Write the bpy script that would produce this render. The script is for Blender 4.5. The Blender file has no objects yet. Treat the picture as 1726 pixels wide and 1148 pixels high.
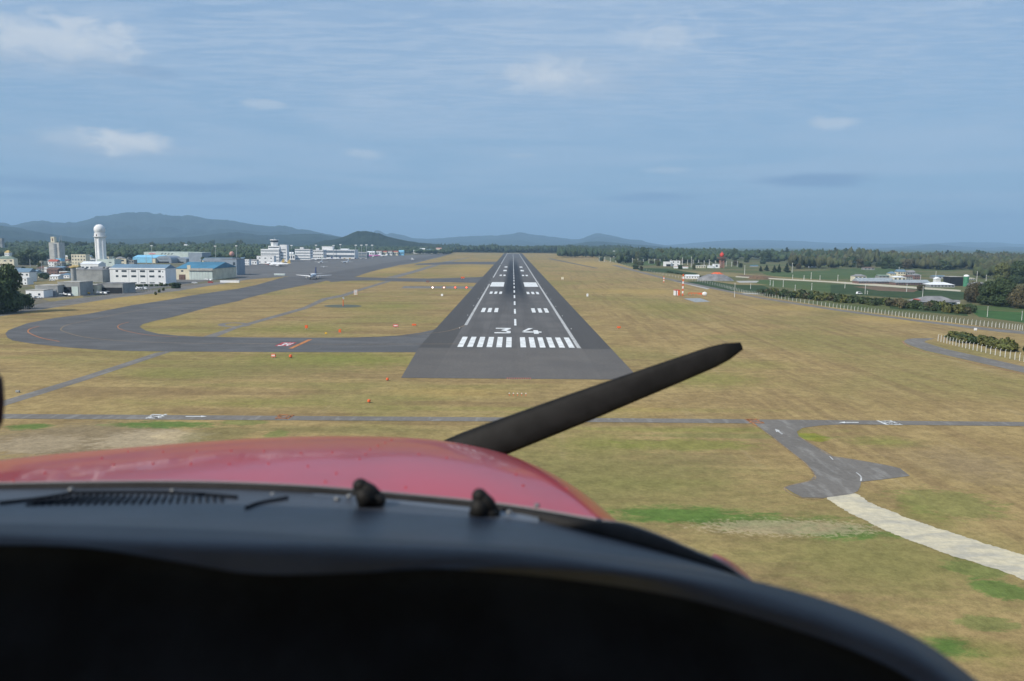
import bpy, bmesh, math, random
import numpy as np
from mathutils import Vector, Matrix
R = math.radians
random.seed(7); rng = np.random.default_rng(7)
scn = bpy.context.scene
col = scn.collection

# ---------------------------------------------------------------- camera
H = 36.4; F = 1300.0; CX, CY = 863.0, 574.0
PITCH = math.atan(163/1300); ROLL = 0.0080
cam_d = bpy.data.cameras.new('camera'); cam = bpy.data.objects.new('camera', cam_d); col.objects.link(cam)
fwd = Vector((0, math.cos(PITCH), -math.sin(PITCH)))
up0 = Vector((0, math.sin(PITCH), math.cos(PITCH))); rt0 = Vector((1, 0, 0))
XC = rt0*math.cos(ROLL) + up0*math.sin(ROLL)
YC = up0*math.cos(ROLL) - rt0*math.sin(ROLL)
Mx = Matrix((XC, YC, -fwd)).transposed().to_4x4(); Mx.translation = (0, 0, H)
cam.matrix_world = Mx
cam_d.sensor_width = 36; cam_d.lens = F/1726*36; cam_d.clip_start = .02; cam_d.clip_end = 120000
cam_d.dof.use_dof = True; cam_d.dof.focus_distance = 400; cam_d.dof.aperture_fstop = 4.5
scn.camera = cam
EYE = Vector((0, 0, H))
def ray(px, py): return XC*((px-CX)/F) - YC*((py-CY)/F) + fwd
def G(px, py, z=0.0):                       # measured point of the photograph -> the place on level ground
    d = ray(px, py); t = (z-H)/d.z; return EYE + d*t
def C(px, py, depth):                       # the same at a known distance ahead
    d = ray(px, py); return EYE + d*(depth/d.y)
def HZ(px): return 411 + (px-864)*ROLL      # row of the true horizon

# ---------------------------------------------------------------- light, sky, exposure
SUN_EL, SUN_AZ = R(40), R(228)              # azimuth clockwise from +Y (ahead): behind and to the left
sv = Vector((math.sin(SUN_AZ)*math.cos(SUN_EL), math.cos(SUN_AZ)*math.cos(SUN_EL), math.sin(SUN_EL)))
sl = bpy.data.lights.new('sun', 'SUN'); sl.energy = 4.3; sl.angle = R(.5); sl.color = (1, .93, .82)
so = bpy.data.objects.new('sun', sl); col.objects.link(so); so.rotation_euler = sv.to_track_quat('Z', 'Y').to_euler(); so.location = (0, 0, 300)
scn.view_settings.view_transform = 'Standard'; scn.view_settings.look = 'None'
scn.view_settings.gamma = 1; scn.view_settings.exposure = 0.22
scn.cycles.max_bounces = 6; scn.cycles.transparent_max_bounces = 12; scn.cycles.volume_bounces = 0; scn.cycles.volume_max_steps = 64
scn.cycles.use_denoising = True

class NT:                                   # tiny node helper
    def __init__(s, tree): s.t = tree; s.n = tree.nodes; s.l = tree.links
    def new(s, typ, **kw):
        n = s.n.new(typ)
        for k, v in kw.items(): setattr(n, k, v)
        return n
    def put(s, sock, v):
        if hasattr(v, 'is_output'): s.l.new(v, sock)
        elif v is not None: sock.default_value = v
    def math(s, op, a, b=None, c=None, clamp=False):
        n = s.new('ShaderNodeMath', operation=op, use_clamp=clamp)
        s.put(n.inputs[0], a)
        if b is not None: s.put(n.inputs[1], b)
        if c is not None: s.put(n.inputs[2], c)
        return n.outputs[0]
    def vmath(s, op, a, b=None):
        n = s.new('ShaderNodeVectorMath', operation=op); s.put(n.inputs[0], a)
        if b is not None: s.put(n.inputs[1], b)
        return n.outputs['Value'] if op in ('LENGTH', 'DOT_PRODUCT') else n.outputs[0]
    def noise(s, vec, scale, detail=4, rough=.55, dist=0.0):
        n = s.new('ShaderNodeTexNoise'); s.put(n.inputs['Vector'], vec)
        n.inputs['Scale'].default_value = scale; n.inputs['Detail'].default_value = detail
        n.inputs['Roughness'].default_value = rough; n.inputs['Distortion'].default_value = dist
        return n.outputs[0]
    def step(s, v, lo, hi, t0=0.0, t1=1.0):
        n = s.new('ShaderNodeMapRange', interpolation_type='SMOOTHSTEP'); s.put(n.inputs[0], v)
        for i, q in enumerate((lo, hi, t0, t1)): s.put(n.inputs[i+1], q)
        return n.outputs[0]
    def mix(s, f, a, b):
        n = s.new('ShaderNodeMix', data_type='RGBA'); s.put(n.inputs[0], f)
        for i, q in ((6, a), (7, b)): s.put(n.inputs[i], (tuple(q)+(1,) if isinstance(q, tuple) and len(q) == 3 else q))
        return n.outputs[2]
    def scale(s, vec, v3):
        n = s.new('ShaderNodeVectorMath', operation='MULTIPLY'); s.put(n.inputs[0], vec); n.inputs[1].default_value = v3
        return n.outputs[0]

w = bpy.data.worlds.new('World'); scn.world = w; w.use_nodes = True
T = NT(w.node_tree); T.n.clear()
sky = T.new('ShaderNodeTexSky', sky_type='NISHITA', sun_disc=False)
sky.sun_elevation = SUN_EL; sky.sun_rotation = SUN_AZ; sky.air_density = 1.0; sky.dust_density = 1.5; sky.altitude = 280
tc = T.new('ShaderNodeTexCoord'); dirv = tc.outputs['Generated']
sx = T.new('ShaderNodeSeparateXYZ'); T.l.new(dirv, sx.inputs[0])
az = T.math('ARCTAN2', sx.outputs[0], sx.outputs[1]); el = T.math('ARCSINE', sx.outputs[2])
zc = T.math('MAXIMUM', sx.outputs[2], 0.03)
pxn = T.math('DIVIDE', sx.outputs[0], zc); pyn = T.math('DIVIDE', sx.outputs[1], zc)
cb = T.new('ShaderNodeCombineXYZ'); T.l.new(pxn, cb.inputs[0]); T.l.new(pyn, cb.inputs[1]); plane = cb.outputs[0]
# high thin veil: the layer seen on a flat ceiling
big = T.noise(T.scale(plane, (.35, .30, 1)), 1.0, 5, .55, .6)
rip = T.noise(T.scale(plane, (1.5, 4.6, 1)), 1.0, 4, .55, 1.6)
rip2 = T.noise(T.scale(plane, (4.5, 10.0, 1)), 1.0, 3, .55, 1.2)
ripz = T.math('ADD', T.math('MULTIPLY', rip, .62), T.math('MULTIPLY', rip2, .38))
fade = T.step(el, .05, .22)
veil = T.math('ADD', T.math('MULTIPLY', T.step(big, .38, .64), .5), T.math('MULTIPLY', T.math('MULTIPLY', T.step(ripz, .40, .62), fade), .55))
base = T.mix(.86, sky.outputs[0], T.mix(T.step(el, 0.0, .34), (2.35, 3.95, 5.75), (2.62, 4.02, 6.05)))
base = T.mix(T.math('MULTIPLY', veil, .85), base, (4.1, 5.15, 6.55))
def azel(px, py):
    d = ray(px, py).normalized(); return math.atan2(d.x, d.y), math.asin(d.z)
ca = T.new('ShaderNodeCombineXYZ'); T.l.new(az, ca.inputs[0]); T.l.new(el, ca.inputs[1])
cn = T.noise(T.scale(ca.outputs[0], (26, 50, 1)), 1.0, 8, .62, .5)
cn2 = T.noise(T.scale(ca.outputs[0], (9, 60, 1)), 1.0, 5, .55, .5)
def cloud(px, py, rx, ry, amt, colr, nz, soft=.7, k=1.6):
    global base
    a0, e0 = azel(px, py)
    u = T.math('DIVIDE', T.math('SUBTRACT', az, a0), rx/F); v = T.math('DIVIDE', T.math('SUBTRACT', el, e0), ry/F)
    r = T.math('SQRT', T.math('ADD', T.math('MULTIPLY', u, u), T.math('MULTIPLY', v, v)))
    m = T.math('ADD', T.math('SUBTRACT', 1.0, r), T.math('MULTIPLY', T.math('SUBTRACT', nz, .5), k))
    base = T.mix(T.math('MULTIPLY', T.step(m, 0.0, soft), amt), base, colr)
WH = (6.6, 6.9, 7.2); GY = (4.0, 4.8, 5.9); DK = (1.75, 2.85, 4.6)
cloud(90, 100, 190, 42, .55, GY, cn2, .9); cloud(85, 62, 130, 44, .62, WH, cn, 1.0, 2.2); cloud(170, 70, 60, 40, .4, WH, cn)
cloud(180, 255, 190, 30, .6, GY, cn2, 1.0); cloud(212, 238, 76, 24, .95, WH, cn, .8, 1.8); cloud(130, 232, 80, 18, .35, WH, cn)
cloud(980, 130, 190, 50, .42, GY, cn2, .9); cloud(930, 128, 115, 34, .6, WH, cn, 1.0, 2.2); cloud(1120, 62, 90, 40, .38, WH, cn, 1.0, 2.2)
cloud(445, 175, 45, 10, .35, WH, cn); cloud(612, 260, 50, 10, .35, WH, cn); cloud(1408, 207, 50, 12, .4, WH, cn); cloud(1120, 287, 50, 8, .3, WH, cn)
cloud(110, 310, 170, 13, .9, DK, cn2, .8); cloud(350, 316, 150, 14, .9, DK, cn2, .8); cloud(1375, 303, 110, 15, .9, DK, cn2, .8)
cloud(1120, 332, 130, 11, .75, DK, cn2, .8); cloud(60, 332, 110, 8, .7, DK, cn2); cloud(420, 350, 120, 8, .6, DK, cn2); cloud(1650, 365, 150, 10, .6, DK, cn2)
cloud(870, 262, 40, 6, .25, WH, cn); cloud(250, 120, 60, 14, .3, DK, cn2)
bg = T.new('ShaderNodeBackground'); T.put(bg.inputs[0], base); bg.inputs[1].default_value = .098
wo = T.new('ShaderNodeOutputWorld'); T.l.new(bg.outputs[0], wo.inputs[0])

# ---------------------------------------------------------------- materials
MATS = {}
def mat(name, c, rough=.7, var=.12, scale=.6, metal=0.0, coat=0.0, spec=.4, emit=None, estr=0, c2=None, stretch=(1, 1, 1), island=0.0, bump=0.0):
    if name in MATS: return MATS[name]
    m = bpy.data.materials.new(name); m.use_nodes = True; t = NT(m.node_tree)
    b = t.n['Principled BSDF']
    g = t.new('ShaderNodeTexCoord').outputs['Object']
    n1 = t.noise(t.scale(g, stretch), scale, 5, .6)
    c2_ = c2 or tuple(x*(1-2.2*var) for x in c)
    c1_ = tuple(min(1, x*(1+.6*var)) for x in c)
    f = t.step(n1, .33, .67)
    colr = t.mix(f, c1_, c2_)
    if island:
        gi = t.new('ShaderNodeNewGeometry').outputs['Random Per Island']
        oi = t.new('ShaderNodeObjectInfo').outputs['Random']
        k = t.math('ADD', t.math('MULTIPLY', gi, island), 1-island*.5)
        k = t.math('MULTIPLY', k, t.math('ADD', t.math('MULTIPLY', oi, .35), .82))
        hv = t.new('ShaderNodeHueSaturation'); t.put(hv.inputs['Color'], colr); t.put(hv.inputs['Value'], k); colr = hv.outputs[0]
    t.put(b.inputs['Base Color'], colr)
    b.inputs['Roughness'].default_value = rough; b.inputs['Metallic'].default_value = metal
    b.inputs['Specular IOR Level'].default_value = spec
    if coat: b.inputs['Coat Weight'].default_value = coat; b.inputs['Coat Roughness'].default_value = .06
    if bump:
        bn = t.new('ShaderNodeBump'); bn.inputs['Strength'].default_value = bump; bn.inputs['Distance'].default_value = .002
        t.put(bn.inputs['Height'], t.noise(g, 260, 3, .6)); t.l.new(bn.outputs[0], b.inputs['Normal'])
    if emit: b.inputs['Emission Color'].default_value = tuple(emit)+(1,); b.inputs['Emission Strength'].default_value = estr
    MATS[name] = m; return m

def grass_mat():
    m = bpy.data.materials.new('airfield grass'); m.use_nodes = True; t = NT(m.node_tree); b = t.n['Principled BSDF']
    p = t.new('ShaderNodeNewGeometry').outputs['Position']
    s = t.new('ShaderNodeSeparateXYZ'); t.l.new(p, s.inputs[0])
    big = t.noise(p, .011, 5, .6, .4); mid = t.noise(p, .07, 5, .62, .3); fine = t.noise(p, 1.3, 6, .72); vf = t.noise(p, 5.0, 5, .8)
    # mown swaths, running slightly askew to the runway
    rot = t.new('ShaderNodeVectorRotate', rotation_type='Z_AXIS'); t.l.new(p, rot.inputs['Vector']); rot.inputs['Angle'].default_value = R(1.5)
    st = t.noise(t.scale(rot.outputs[0], (.20, .010, 1)), 1.0, 6, .68, .25)
    st2 = t.noise(t.scale(p, (.012, .10, 1)), 1.0, 4, .6, .3)
    tan = (.318, .234, .104); tan2 = (.262, .188, .084); olv = (.190, .178, .060); brn = (.180, .122, .062); pale = (.335, .262, .145)
    c = t.mix(t.step(mid, .35, .65), tan, tan2)
    c = t.mix(t.math('MULTIPLY', t.step(big, .44, .64), .6), c, olv)
    right = t.step(s.outputs[0], 30, 60)
    c = t.mix(t.math('MULTIPLY', t.math('MULTIPLY', t.step(st, .46, .64), .52), right), c, brn)
    c = t.mix(t.math('MULTIPLY', t.step(st, .42, .28), .45), c, pale)
    left = t.math('SUBTRACT', 1.0, right)
    c = t.mix(t.math('MULTIPLY', t.math('MULTIPLY', t.step(st2, .48, .62), .55), left), c, brn)
    c = t.mix(t.math('MULTIPLY', t.math('MULTIPLY', t.step(st2, .44, .30), .45), left), c, olv)
    def patch(px, py, rpx, rpy, colr, amt, soft=.5, k=1.9, nz=None, col2=None):
        nonlocal c
        o = G(px, py); a = G(px+rpx, py); q = G(px, py-rpy); q2 = G(px, py+rpy)
        rx = abs(a.x-o.x); ry = abs(q.y-q2.y)/2; oy = (q.y+q2.y)/2
        v = t.new('ShaderNodeVectorMath', operation='SUBTRACT'); t.l.new(p, v.inputs[0]); v.inputs[1].default_value = (o.x, oy, 0)
        L = t.vmath('LENGTH', t.scale(v.outputs[0], (1/rx, 1/ry, 0)))
        f = t.math('ADD', t.math('SUBTRACT', 1.0, L), t.math('MULTIPLY', t.math('SUBTRACT', nz if nz else pn, .5), k))
        c = t.mix(t.math('MULTIPLY', t.step(f, 0, soft), amt), c, colr)
    pn = t.noise(t.scale(p, (.20, .40, 1)), 1.0, 9, .76, .3)
    pn2 = t.noise(t.scale(p, (.30, .62, 1)), 1.0, 10, .78, .5)
    grn = (.088, .150, .034); og = (.165, .185, .040); dry = (.36, .29, .19); ltan = (.36, .26, .095)
    # broad tones
    for q in ((560, 608, 260, 22, og, .7), (280, 630, 130, 14, og, .45), (420, 680, 300, 10, og, .35), (1180, 640, 170, 22, og, .5), (1260, 615, 120, 14, og, .35),
              (500, 556, 150, 10, og, .5), (640, 520, 130, 14, og, .35), (1130, 520, 120, 16, og, .45), (960, 690, 500, 6, og, .35), (1180, 725, 330, 8, og, .55), (1010, 750, 110, 22, og, .5),
              (1490, 745, 90, 14, og, .6), (1560, 870, 60, 30, og, .5), (1100, 815, 150, 14, og, .45), (1500, 960, 240, 80, og, .45), (1650, 1100, 120, 40, og, .4)):
        patch(*q, soft=.9)
    for q in ((1560, 540, 160, 10, ltan, .8), (1350, 520, 120, 7, ltan, .6), (1080, 492, 130, 7, ltan, .7), (1010, 447, 90, 8, ltan, .6), (140, 505, 260, 12, ltan, .75), (330, 485, 120, 6, ltan, .8), (660, 455, 80, 6, ltan, .7), (790, 455, 60, 9, ltan, .5), (10, 558, 30, 10, ltan, .8),
              (50, 640, 160, 30, tan, .6), (1080, 690, 90, 14, ltan, .4), (760, 662, 160, 12, ltan, .55), (290, 545, 60, 10, ltan, .5)):
        patch(*q, soft=.8)
    patch(1650, 790, 150, 50, (.235, .175, .098), .7, .9); patch(1180, 780, 160, 30, (.235, .178, .085), .6, .9)
    patch(130, 745, 230, 40, (.20, .155, .095), .85, .5, 1.5, pn2); patch(250, 742, 110, 24, dry, .8, .5, 2.4, pn2); patch(300, 735, 60, 9, (.42, .33, .20), .8, .5, 2.4, pn2)
    patch(60, 750, 110, 20, dry, .5, .5, 2.4, pn2); patch(360, 735, 70, 20, (.15, .135, .055), .6, .5, 2, pn2)
    patch(1050, 830, 420, 100, (.175, .160, .058), .75, .9, 1.6, pn); patch(1500, 960, 420, 150, (.190, .165, .065), .6, .9, 1.6, pn); patch(420, 625, 300, 26, (.185, .165, .062), .5, .9); patch(560, 725, 260, 10, (.17, .15, .06), .6, .8)
    # fresh green
    patch(275, 716, 120, 8, grn, .9, .6, 2.4, pn2); patch(50, 719, 48, 7, grn, .85, .6, 2.6, pn2); patch(412, 712, 50, 5, grn, .5, .3, 1.8, pn2); patch(465, 733, 22, 9, grn, .5, .3, 1.8, pn2)
    patch(1150, 868, 165, 19, grn, .95, .6, 2.0, pn2); patch(1280, 880, 220, 22, grn, .75, .9, 3.4, pn2); patch(1430, 900, 110, 18, grn, .9, .8, 3.2, pn2)
    patch(1600, 1090, 60, 26, grn, .95, .8, 2.6, pn2); patch(1690, 995, 50, 22, grn, .8, .3, 2.2, pn2); patch(1660, 1050, 60, 14, grn, .5, .3, 2.4, pn2); patch(1650, 960, 60, 20, grn, .5, .3, 2.4, pn2)
    patch(1600, 850, 100, 30, (.14, .17, .045), .55, .35, 2.4, pn2); patch(1370, 737, 26, 9, (.19, .21, .02), .7, .3, 2.0, pn2); patch(1240, 735, 200, 5, grn, .35, .4, 2.2, pn2)
    patch(1330, 890, 170, 16, dry, .5, .35, 2.6, fine)
    patch(1150, 750, 160, 12, og, .6, .5, 2, pn2)
    # grain
    hv = t.new('ShaderNodeHueSaturation'); t.put(hv.inputs['Color'], c)
    g1 = t.math('ADD', t.math('MULTIPLY', fine, .9), t.math('MULTIPLY', vf, .9))
    g2 = t.math('ADD', g1, t.math('MULTIPLY', t.noise(p, .35, 5, .65), .9))
    t.put(hv.inputs['Value'], t.step(g2, .95, 1.75, .66, 1.34)); c = hv.outputs[0]
    # far from the airfield the land is wood and field
    dist = t.vmath('LENGTH', p)
    c = t.mix(t.step(dist, 3050, 3300), c, t.mix(t.step(t.noise(p, .0022, 5, .6), .42, .58), (.030, .050, .018), (.075, .085, .032)))
    t.put(b.inputs['Base Color'], c); b.inputs['Roughness'].default_value = .95; b.inputs['Specular IOR Level'].default_value = .1
    return m

def asphalt_mat(name, c, kind='plain'):
    m = bpy.data.materials.new(name); m.use_nodes = True; t = NT(m.node_tree); b = t.n['Principled BSDF']
    p = t.new('ShaderNodeNewGeometry').outputs['Position']
    s = t.new('ShaderNodeSeparateXYZ'); t.l.new(p, s.inputs[0]); X, Y = s.outputs[0], s.outputs[1]
    n = t.noise(p, .05, 5, .62, .3); n2 = t.noise(p, 1.1, 5, .7); lane = t.noise(t.scale(p, (.16, .006, 1)), 1.0, 4, .6)
    lite = tuple(x*1.22 for x in c); dark = tuple(x*.72 for x in c)
    cc = t.mix(t.step(n, .34, .66), lite, c)
    if kind == 'runway':
        cc = t.mix(t.math('MULTIPLY', t.step(lane, .45, .6), .5), cc, dark)
        ax = t.math('ABSOLUTE', t.math('SUBTRACT', X, 1.45))
        # darker newer shoulders outside the edge lines
        cc = t.mix(t.math('MULTIPLY', t.step(ax, 23.0, 23.4), .8), cc, tuple(x*.62 for x in c))
        # rubber left by landing wheels
        rub = t.math('MULTIPLY', t.step(ax, 12.0, 5.0), t.math('MULTIPLY', t.step(Y, 400, 640), t.step(Y, 2200, 1100)))
        rub = t.math('MULTIPLY', rub, t.step(t.math('ADD', t.math('MULTIPLY', t.noise(t.scale(p, (.9, .004, 1)), 1.0, 4, .6), .7), t.math('MULTIPLY', n, .3)), .22, .46))
        cc = t.mix(t.math('MULTIPLY', rub, .93), cc, (.012, .014, .019))
        jn = t.math('FRACT', t.math('DIVIDE', ax, 7.5)); cc = t.mix(t.math('MULTIPLY', t.step(t.math('ABSOLUTE', t.math('SUBTRACT', jn, .5)), .03, .015), .35), cc, dark)
        old = t.step(Y, 269, 266); cc = t.mix(t.math('MULTIPLY', old, .8), cc, t.mix(t.step(n, .3, .7), (.128, .116, .104), (.108, .099, .092)))
    elif kind == 'taxi':
        cc = t.mix(t.math('MULTIPLY', t.step(t.noise(t.scale(p, (.04, .10, 1)), 1.0, 4, .6, .8), .42, .6), .55), cc, dark)
    elif kind == 'apron':
        cc = t.mix(t.math('MULTIPLY', t.step(t.noise(t.scale(p, (.004, .04, 1)), 1.0, 4, .6), .42, .6), .6), cc, dark)
    elif kind == 'road':
        w1 = t.noise(t.scale(p, (.5, .12, 1)), 1.0, 4, .6); cc = t.mix(t.math('MULTIPLY', t.step(w1, .5, .66), .35), cc, (.30, .29, .27))
    elif kind == 'gravel':
        w1 = t.noise(t.scale(p, (.16, .45, 1)), 1.0, 7, .68, .4); cc = t.mix(t.step(w1, .38, .64), (.54, .48, .34), (.38, .355, .29))
    hv = t.new('ShaderNodeHueSaturation'); t.put(hv.inputs['Color'], cc); t.put(hv.inputs['Value'], t.step(n2, .25, .75, .86, 1.14))
    t.put(b.inputs['Base Color'], hv.outputs[0]); b.inputs['Roughness'].default_value = .85; b.inputs['Specular IOR Level'].default_value = .25
    return m

def field_mat(name, a, b_, sc=.03, rows=None):
    m = bpy.data.materials.new(name); m.use_nodes = True; t = NT(m.node_tree); b = t.n['Principled BSDF']
    p = t.new('ShaderNodeNewGeometry').outputs['Position']
    c = t.mix(t.step(t.noise(p, sc, 6, .62, .3), .36, .64), a, b_)
    v = t.noise(p, .45, 5, .7)
    if rows: v = t.math('ADD', t.math('MULTIPLY', v, .6), t.math('MULTIPLY', t.noise(t.scale(p, (.02, rows, 1)), 1.0, 2, .5), .4))
    hv = t.new('ShaderNodeHueSaturation'); t.put(hv.inputs['Color'], c); t.put(hv.inputs['Value'], t.step(v, .3, .7, .72, 1.25))
    t.put(b.inputs['Base Color'], hv.outputs[0]); b.inputs['Roughness'].default_value = .95; b.inputs['Specular IOR Level'].default_value = .1
    return m

M = dict(
    grass=grass_mat(), runway=asphalt_mat('runway asphalt', (.100, .094, .090), 'runway'), taxi=asphalt_mat('taxiway asphalt', (.098, .096, .096), 'taxi'),
    apron=asphalt_mat('apron concrete', (.125, .122, .120), 'apron'), road=asphalt_mat('road asphalt', (.142, .130, .116), 'road'), gravel=asphalt_mat('pale gravel', (.40, .37, .29), 'gravel'),
    white=mat('marking white', (.72, .73, .72), .7, .10, .25), whitew=mat('worn white marking', (.47, .47, .46), .8, .18, .5), orange=mat('marking orange', (.50, .19, .06), .8, .18, 1.2),
    yellow=mat('marking faded yellow', (.26, .19, .11), .8, .2, .6), redm=mat('marking red', (.42, .05, .06), .8, .15, 1),
    town=field_mat('town ground', (.12, .125, .055), (.16, .14, .11), .02), farm=field_mat('farm soil and crops', (.150, .132, .066), (.080, .105, .038), .010),
    green=field_mat('green crop', (.060, .100, .034), (.082, .112, .042), .03, .25), dgreen=field_mat('tea field', (.034, .060, .024), (.050, .074, .030), .03, .3),
    bgreen=field_mat('fresh crop', (.055, .120, .036), (.045, .098, .032), .05, .3), tanf=field_mat('dry field', (.25, .20, .10), (.19, .16, .07), .04), brownf=field_mat('ploughed soil', (.13, .085, .055), (.17, .12, .08), .05),
    mount=field_mat('wooded mountain', (.010, .020, .014), (.028, .042, .024), .0045), conc=mat('pale concrete', (.42, .41, .38), .9, .15, .4),
    wall_w=mat('white wall', (.74, .75, .76), .75, .05, .12), wall_c=mat('cream wall', (.66, .61, .47), .8, .08, .12), wall_g=mat('grey concrete wall', (.30, .31, .31), .85, .14, .1),
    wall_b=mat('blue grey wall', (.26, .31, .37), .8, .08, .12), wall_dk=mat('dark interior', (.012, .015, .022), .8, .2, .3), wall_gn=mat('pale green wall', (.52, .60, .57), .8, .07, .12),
    sky_b=mat('light blue cladding', (.22, .52, .74), .6, .05, .12), teal=mat('teal metal roof', (.055, .20, .32), .5, .10, .06), slate=mat('slate blue roof', (.14, .22, .30), .6, .10, .06),
    brown=mat('brown roof', (.16, .095, .075), .8, .2, .3), greyr=mat('grey roof', (.22, .22, .225), .8, .15, .2), greenr=mat('green grey roof', (.17, .22, .18), .8, .15, .1), redr=mat('red roof', (.40, .10, .07), .7, .15, .3), whiter=mat('white roof', (.72, .74, .76), .6, .06, .1),
    glass=mat('window glass', (.055, .072, .092), .15, .15, .5, spec=.6), frame=mat('window band', (.30, .33, .36), .6), steel=mat('galvanised steel', (.42, .44, .46), .5, .1, .8),
    paint=mat('aircraft white', (.80, .81, .83), .35, .03, .4), navy=mat('aircraft dark blue', (.02, .045, .16), .35), pink=mat('aircraft magenta', (.62, .09, .42), .4), redp=mat('red paint', (.60, .055, .04), .5), yel=mat('yellow paint', (.62, .38, .04), .5), orp=mat('orange paint', (.72, .13, .035), .55), gold=mat('tail gold', (.5, .36, .12), .5), tyre=mat('tyre rubber', (.02, .02, .02), .8),
    bark=mat('bark', (.09, .07, .05), .9, .25, 2), leaf=mat('dark green leaves', (.028, .052, .016), .75, .3, .35, island=.9, c2=(.050, .066, .020)), leaf2=mat('olive green leaves', (.062, .078, .022), .75, .3, .35, island=.9, c2=(.095, .085, .028)),
    leaf3=mat('autumn brown leaves', (.078, .062, .030), .8, .3, .35, island=.9, c2=(.050, .058, .022)), conif=mat('conifer needles', (.017, .034, .014), .8, .3, .5, island=.8), shrub=mat('shrub leaves', (.070, .085, .020), .8, .3, .3, island=.9, c2=(.130, .120, .030)),
    wood=mat('forest canopy', (.018, .036, .015), .9, .3, .012, island=.8, c2=(.036, .052, .020)),
    wall_p=mat('pale grey wall', (.46, .46, .44), .8, .08, .12),
    glass_pale=mat('pale window band', (.16, .20, .25), .35, .2, .5),
    post=mat('concrete post', (.62, .62, .60), .8, .1, 1), mesh_w=mat('wire', (.22, .23, .23), .7),
)

# ---------------------------------------------------------------- object helpers
def link(name, me, m, parent=None, loc=None, smooth=False):
    o = bpy.data.objects.new(name, me); col.objects.link(o)
    if m is not None and not len(me.materials): me.materials.append(m)
    if parent is not None: o.parent = parent
    if loc is not None: o.location = loc
    if smooth: me.shade_smooth()
    return o
def tag(o, label=None, cat=None, group=None, kind=None):
    if label: o['label'] = label
    if cat: o['category'] = cat
    if group: o['group'] = group
    if kind: o['kind'] = kind
    return o
def thing(name, label, cat, loc=(0, 0, 0), rz=0, group=None):
    o = bpy.data.objects.new(name, None); col.objects.link(o); o.location = loc; o.rotation_euler = (0, 0, rz)
    o.empty_display_size = .5
    return tag(o, label, cat, group)
KIDS = {}
def dup(root, loc=None, rz=None, label=None, group=None, scale=None):
    def cp(o, par):
        c = o.copy(); col.objects.link(c); c.parent = par
        for ch in KIDS_OF(o): cp(ch, c)
        return c
    c = cp(root, root.parent)
    if loc is not None: c.location = loc
    if rz is not None: c.rotation_euler = (0, 0, rz)
    if scale is not None: c.scale = scale if hasattr(scale, '__len__') else (scale,)*3
    if label: c['label'] = label
    if group: c['group'] = group
    return c
_index = {}
def KIDS_OF(o):
    if o.name not in _index: _index[o.name] = list(o.children)
    return _index[o.name]
class MB:
    def __init__(s): s.v = []; s.f = []
    def add(s, v, f):
        n = len(s.v); s.v += [tuple(x) for x in v]; s.f += [tuple(i+n for i in q) for q in f]; return s
    def box(s, x0, x1, y0, y1, z0, z1):
        return s.add([(x0, y0, z0), (x1, y0, z0), (x1, y1, z0), (x0, y1, z0), (x0, y0, z1), (x1, y0, z1), (x1, y1, z1), (x0, y1, z1)],
                     [(3, 2, 1, 0), (4, 5, 6, 7), (0, 1, 5, 4), (1, 2, 6, 5), (2, 3, 7, 6), (3, 0, 4, 7)])
    def prism(s, pts, y0, y1):              # outline in xz, extruded along y
        n = len(pts); v = [(x, y0, z) for x, z in pts]+[(x, y1, z) for x, z in pts]
        return s.add(v, [tuple(range(n)), tuple(range(2*n-1, n-1, -1))]+[(i, i+n, (i+1) % n+n, (i+1) % n) for i in range(n)])
    def prismx(s, pts, x0, x1):             # outline in yz, extruded along x
        n = len(pts); v = [(x0, y, z) for y, z in pts]+[(x1, y, z) for y, z in pts]
        return s.add(v, [tuple(range(n-1, -1, -1)), tuple(range(n, 2*n))]+[(i, (i+1) % n, (i+1) % n+n, i+n) for i in range(n)])
    def prismz(s, pts, z0, z1):
        n = len(pts); v = [(x, y, z0) for x, y in pts]+[(x, y, z1) for x, y in pts]
        return s.add(v, [tuple(range(n-1, -1, -1)), tuple(range(n, 2*n))]+[(i, (i+1) % n, (i+1) % n+n, i+n) for i in range(n)])
    def tube(s, pts, rads, n=10, caps=True):
        pts = [Vector(p) for p in pts]; k = len(pts); base = len(s.v)
        if not hasattr(rads, '__len__'): rads = [rads]*k
        for i, p in enumerate(pts):
            d = (pts[min(i+1, k-1)]-pts[max(i-1, 0)]).normalized()
            a = d.cross(Vector((0, 0, 1)) if abs(d.z) < .9 else Vector((1, 0, 0))).normalized(); b = d.cross(a)
            for j in range(n):
                q = 2*math.pi*j/n; s.v.append(tuple(p+(a*math.cos(q)+b*math.sin(q))*rads[i]))
        for i in range(k-1):
            for j in range(n): s.f.append((base+i*n+j, base+i*n+(j+1) % n, base+(i+1)*n+(j+1) % n, base+(i+1)*n+j))
        if caps: s.f.append(tuple(base+j for j in range(n-1, -1, -1))); s.f.append(tuple(base+(k-1)*n+j for j in range(n)))
        return s
    def sphere(s, c, r, nu=16, nv=10):
        rr = r if hasattr(r, '__len__') else (r,)*3; base = len(s.v)
        for i in range(nv+1):
            t = math.pi*i/nv
            for j in range(nu):
                q = 2*math.pi*j/nu; s.v.append((c[0]+rr[0]*math.sin(t)*math.cos(q), c[1]+rr[1]*math.sin(t)*math.sin(q), c[2]+rr[2]*math.cos(t)))
        for i in range(nv):
            for j in range(nu): s.f.append((base+i*nu+j, base+(i+1)*nu+j, base+(i+1)*nu+(j+1) % nu, base+i*nu+(j+1) % nu))
        return s
    def me(s, name):
        m = bpy.data.meshes.new(name); m.from_pydata(s.v, [], s.f); m.update(); return m
    def build(s, name, m, parent=None, loc=None, smooth=False): return link(name, s.me(name), m, parent, loc, smooth)
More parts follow.
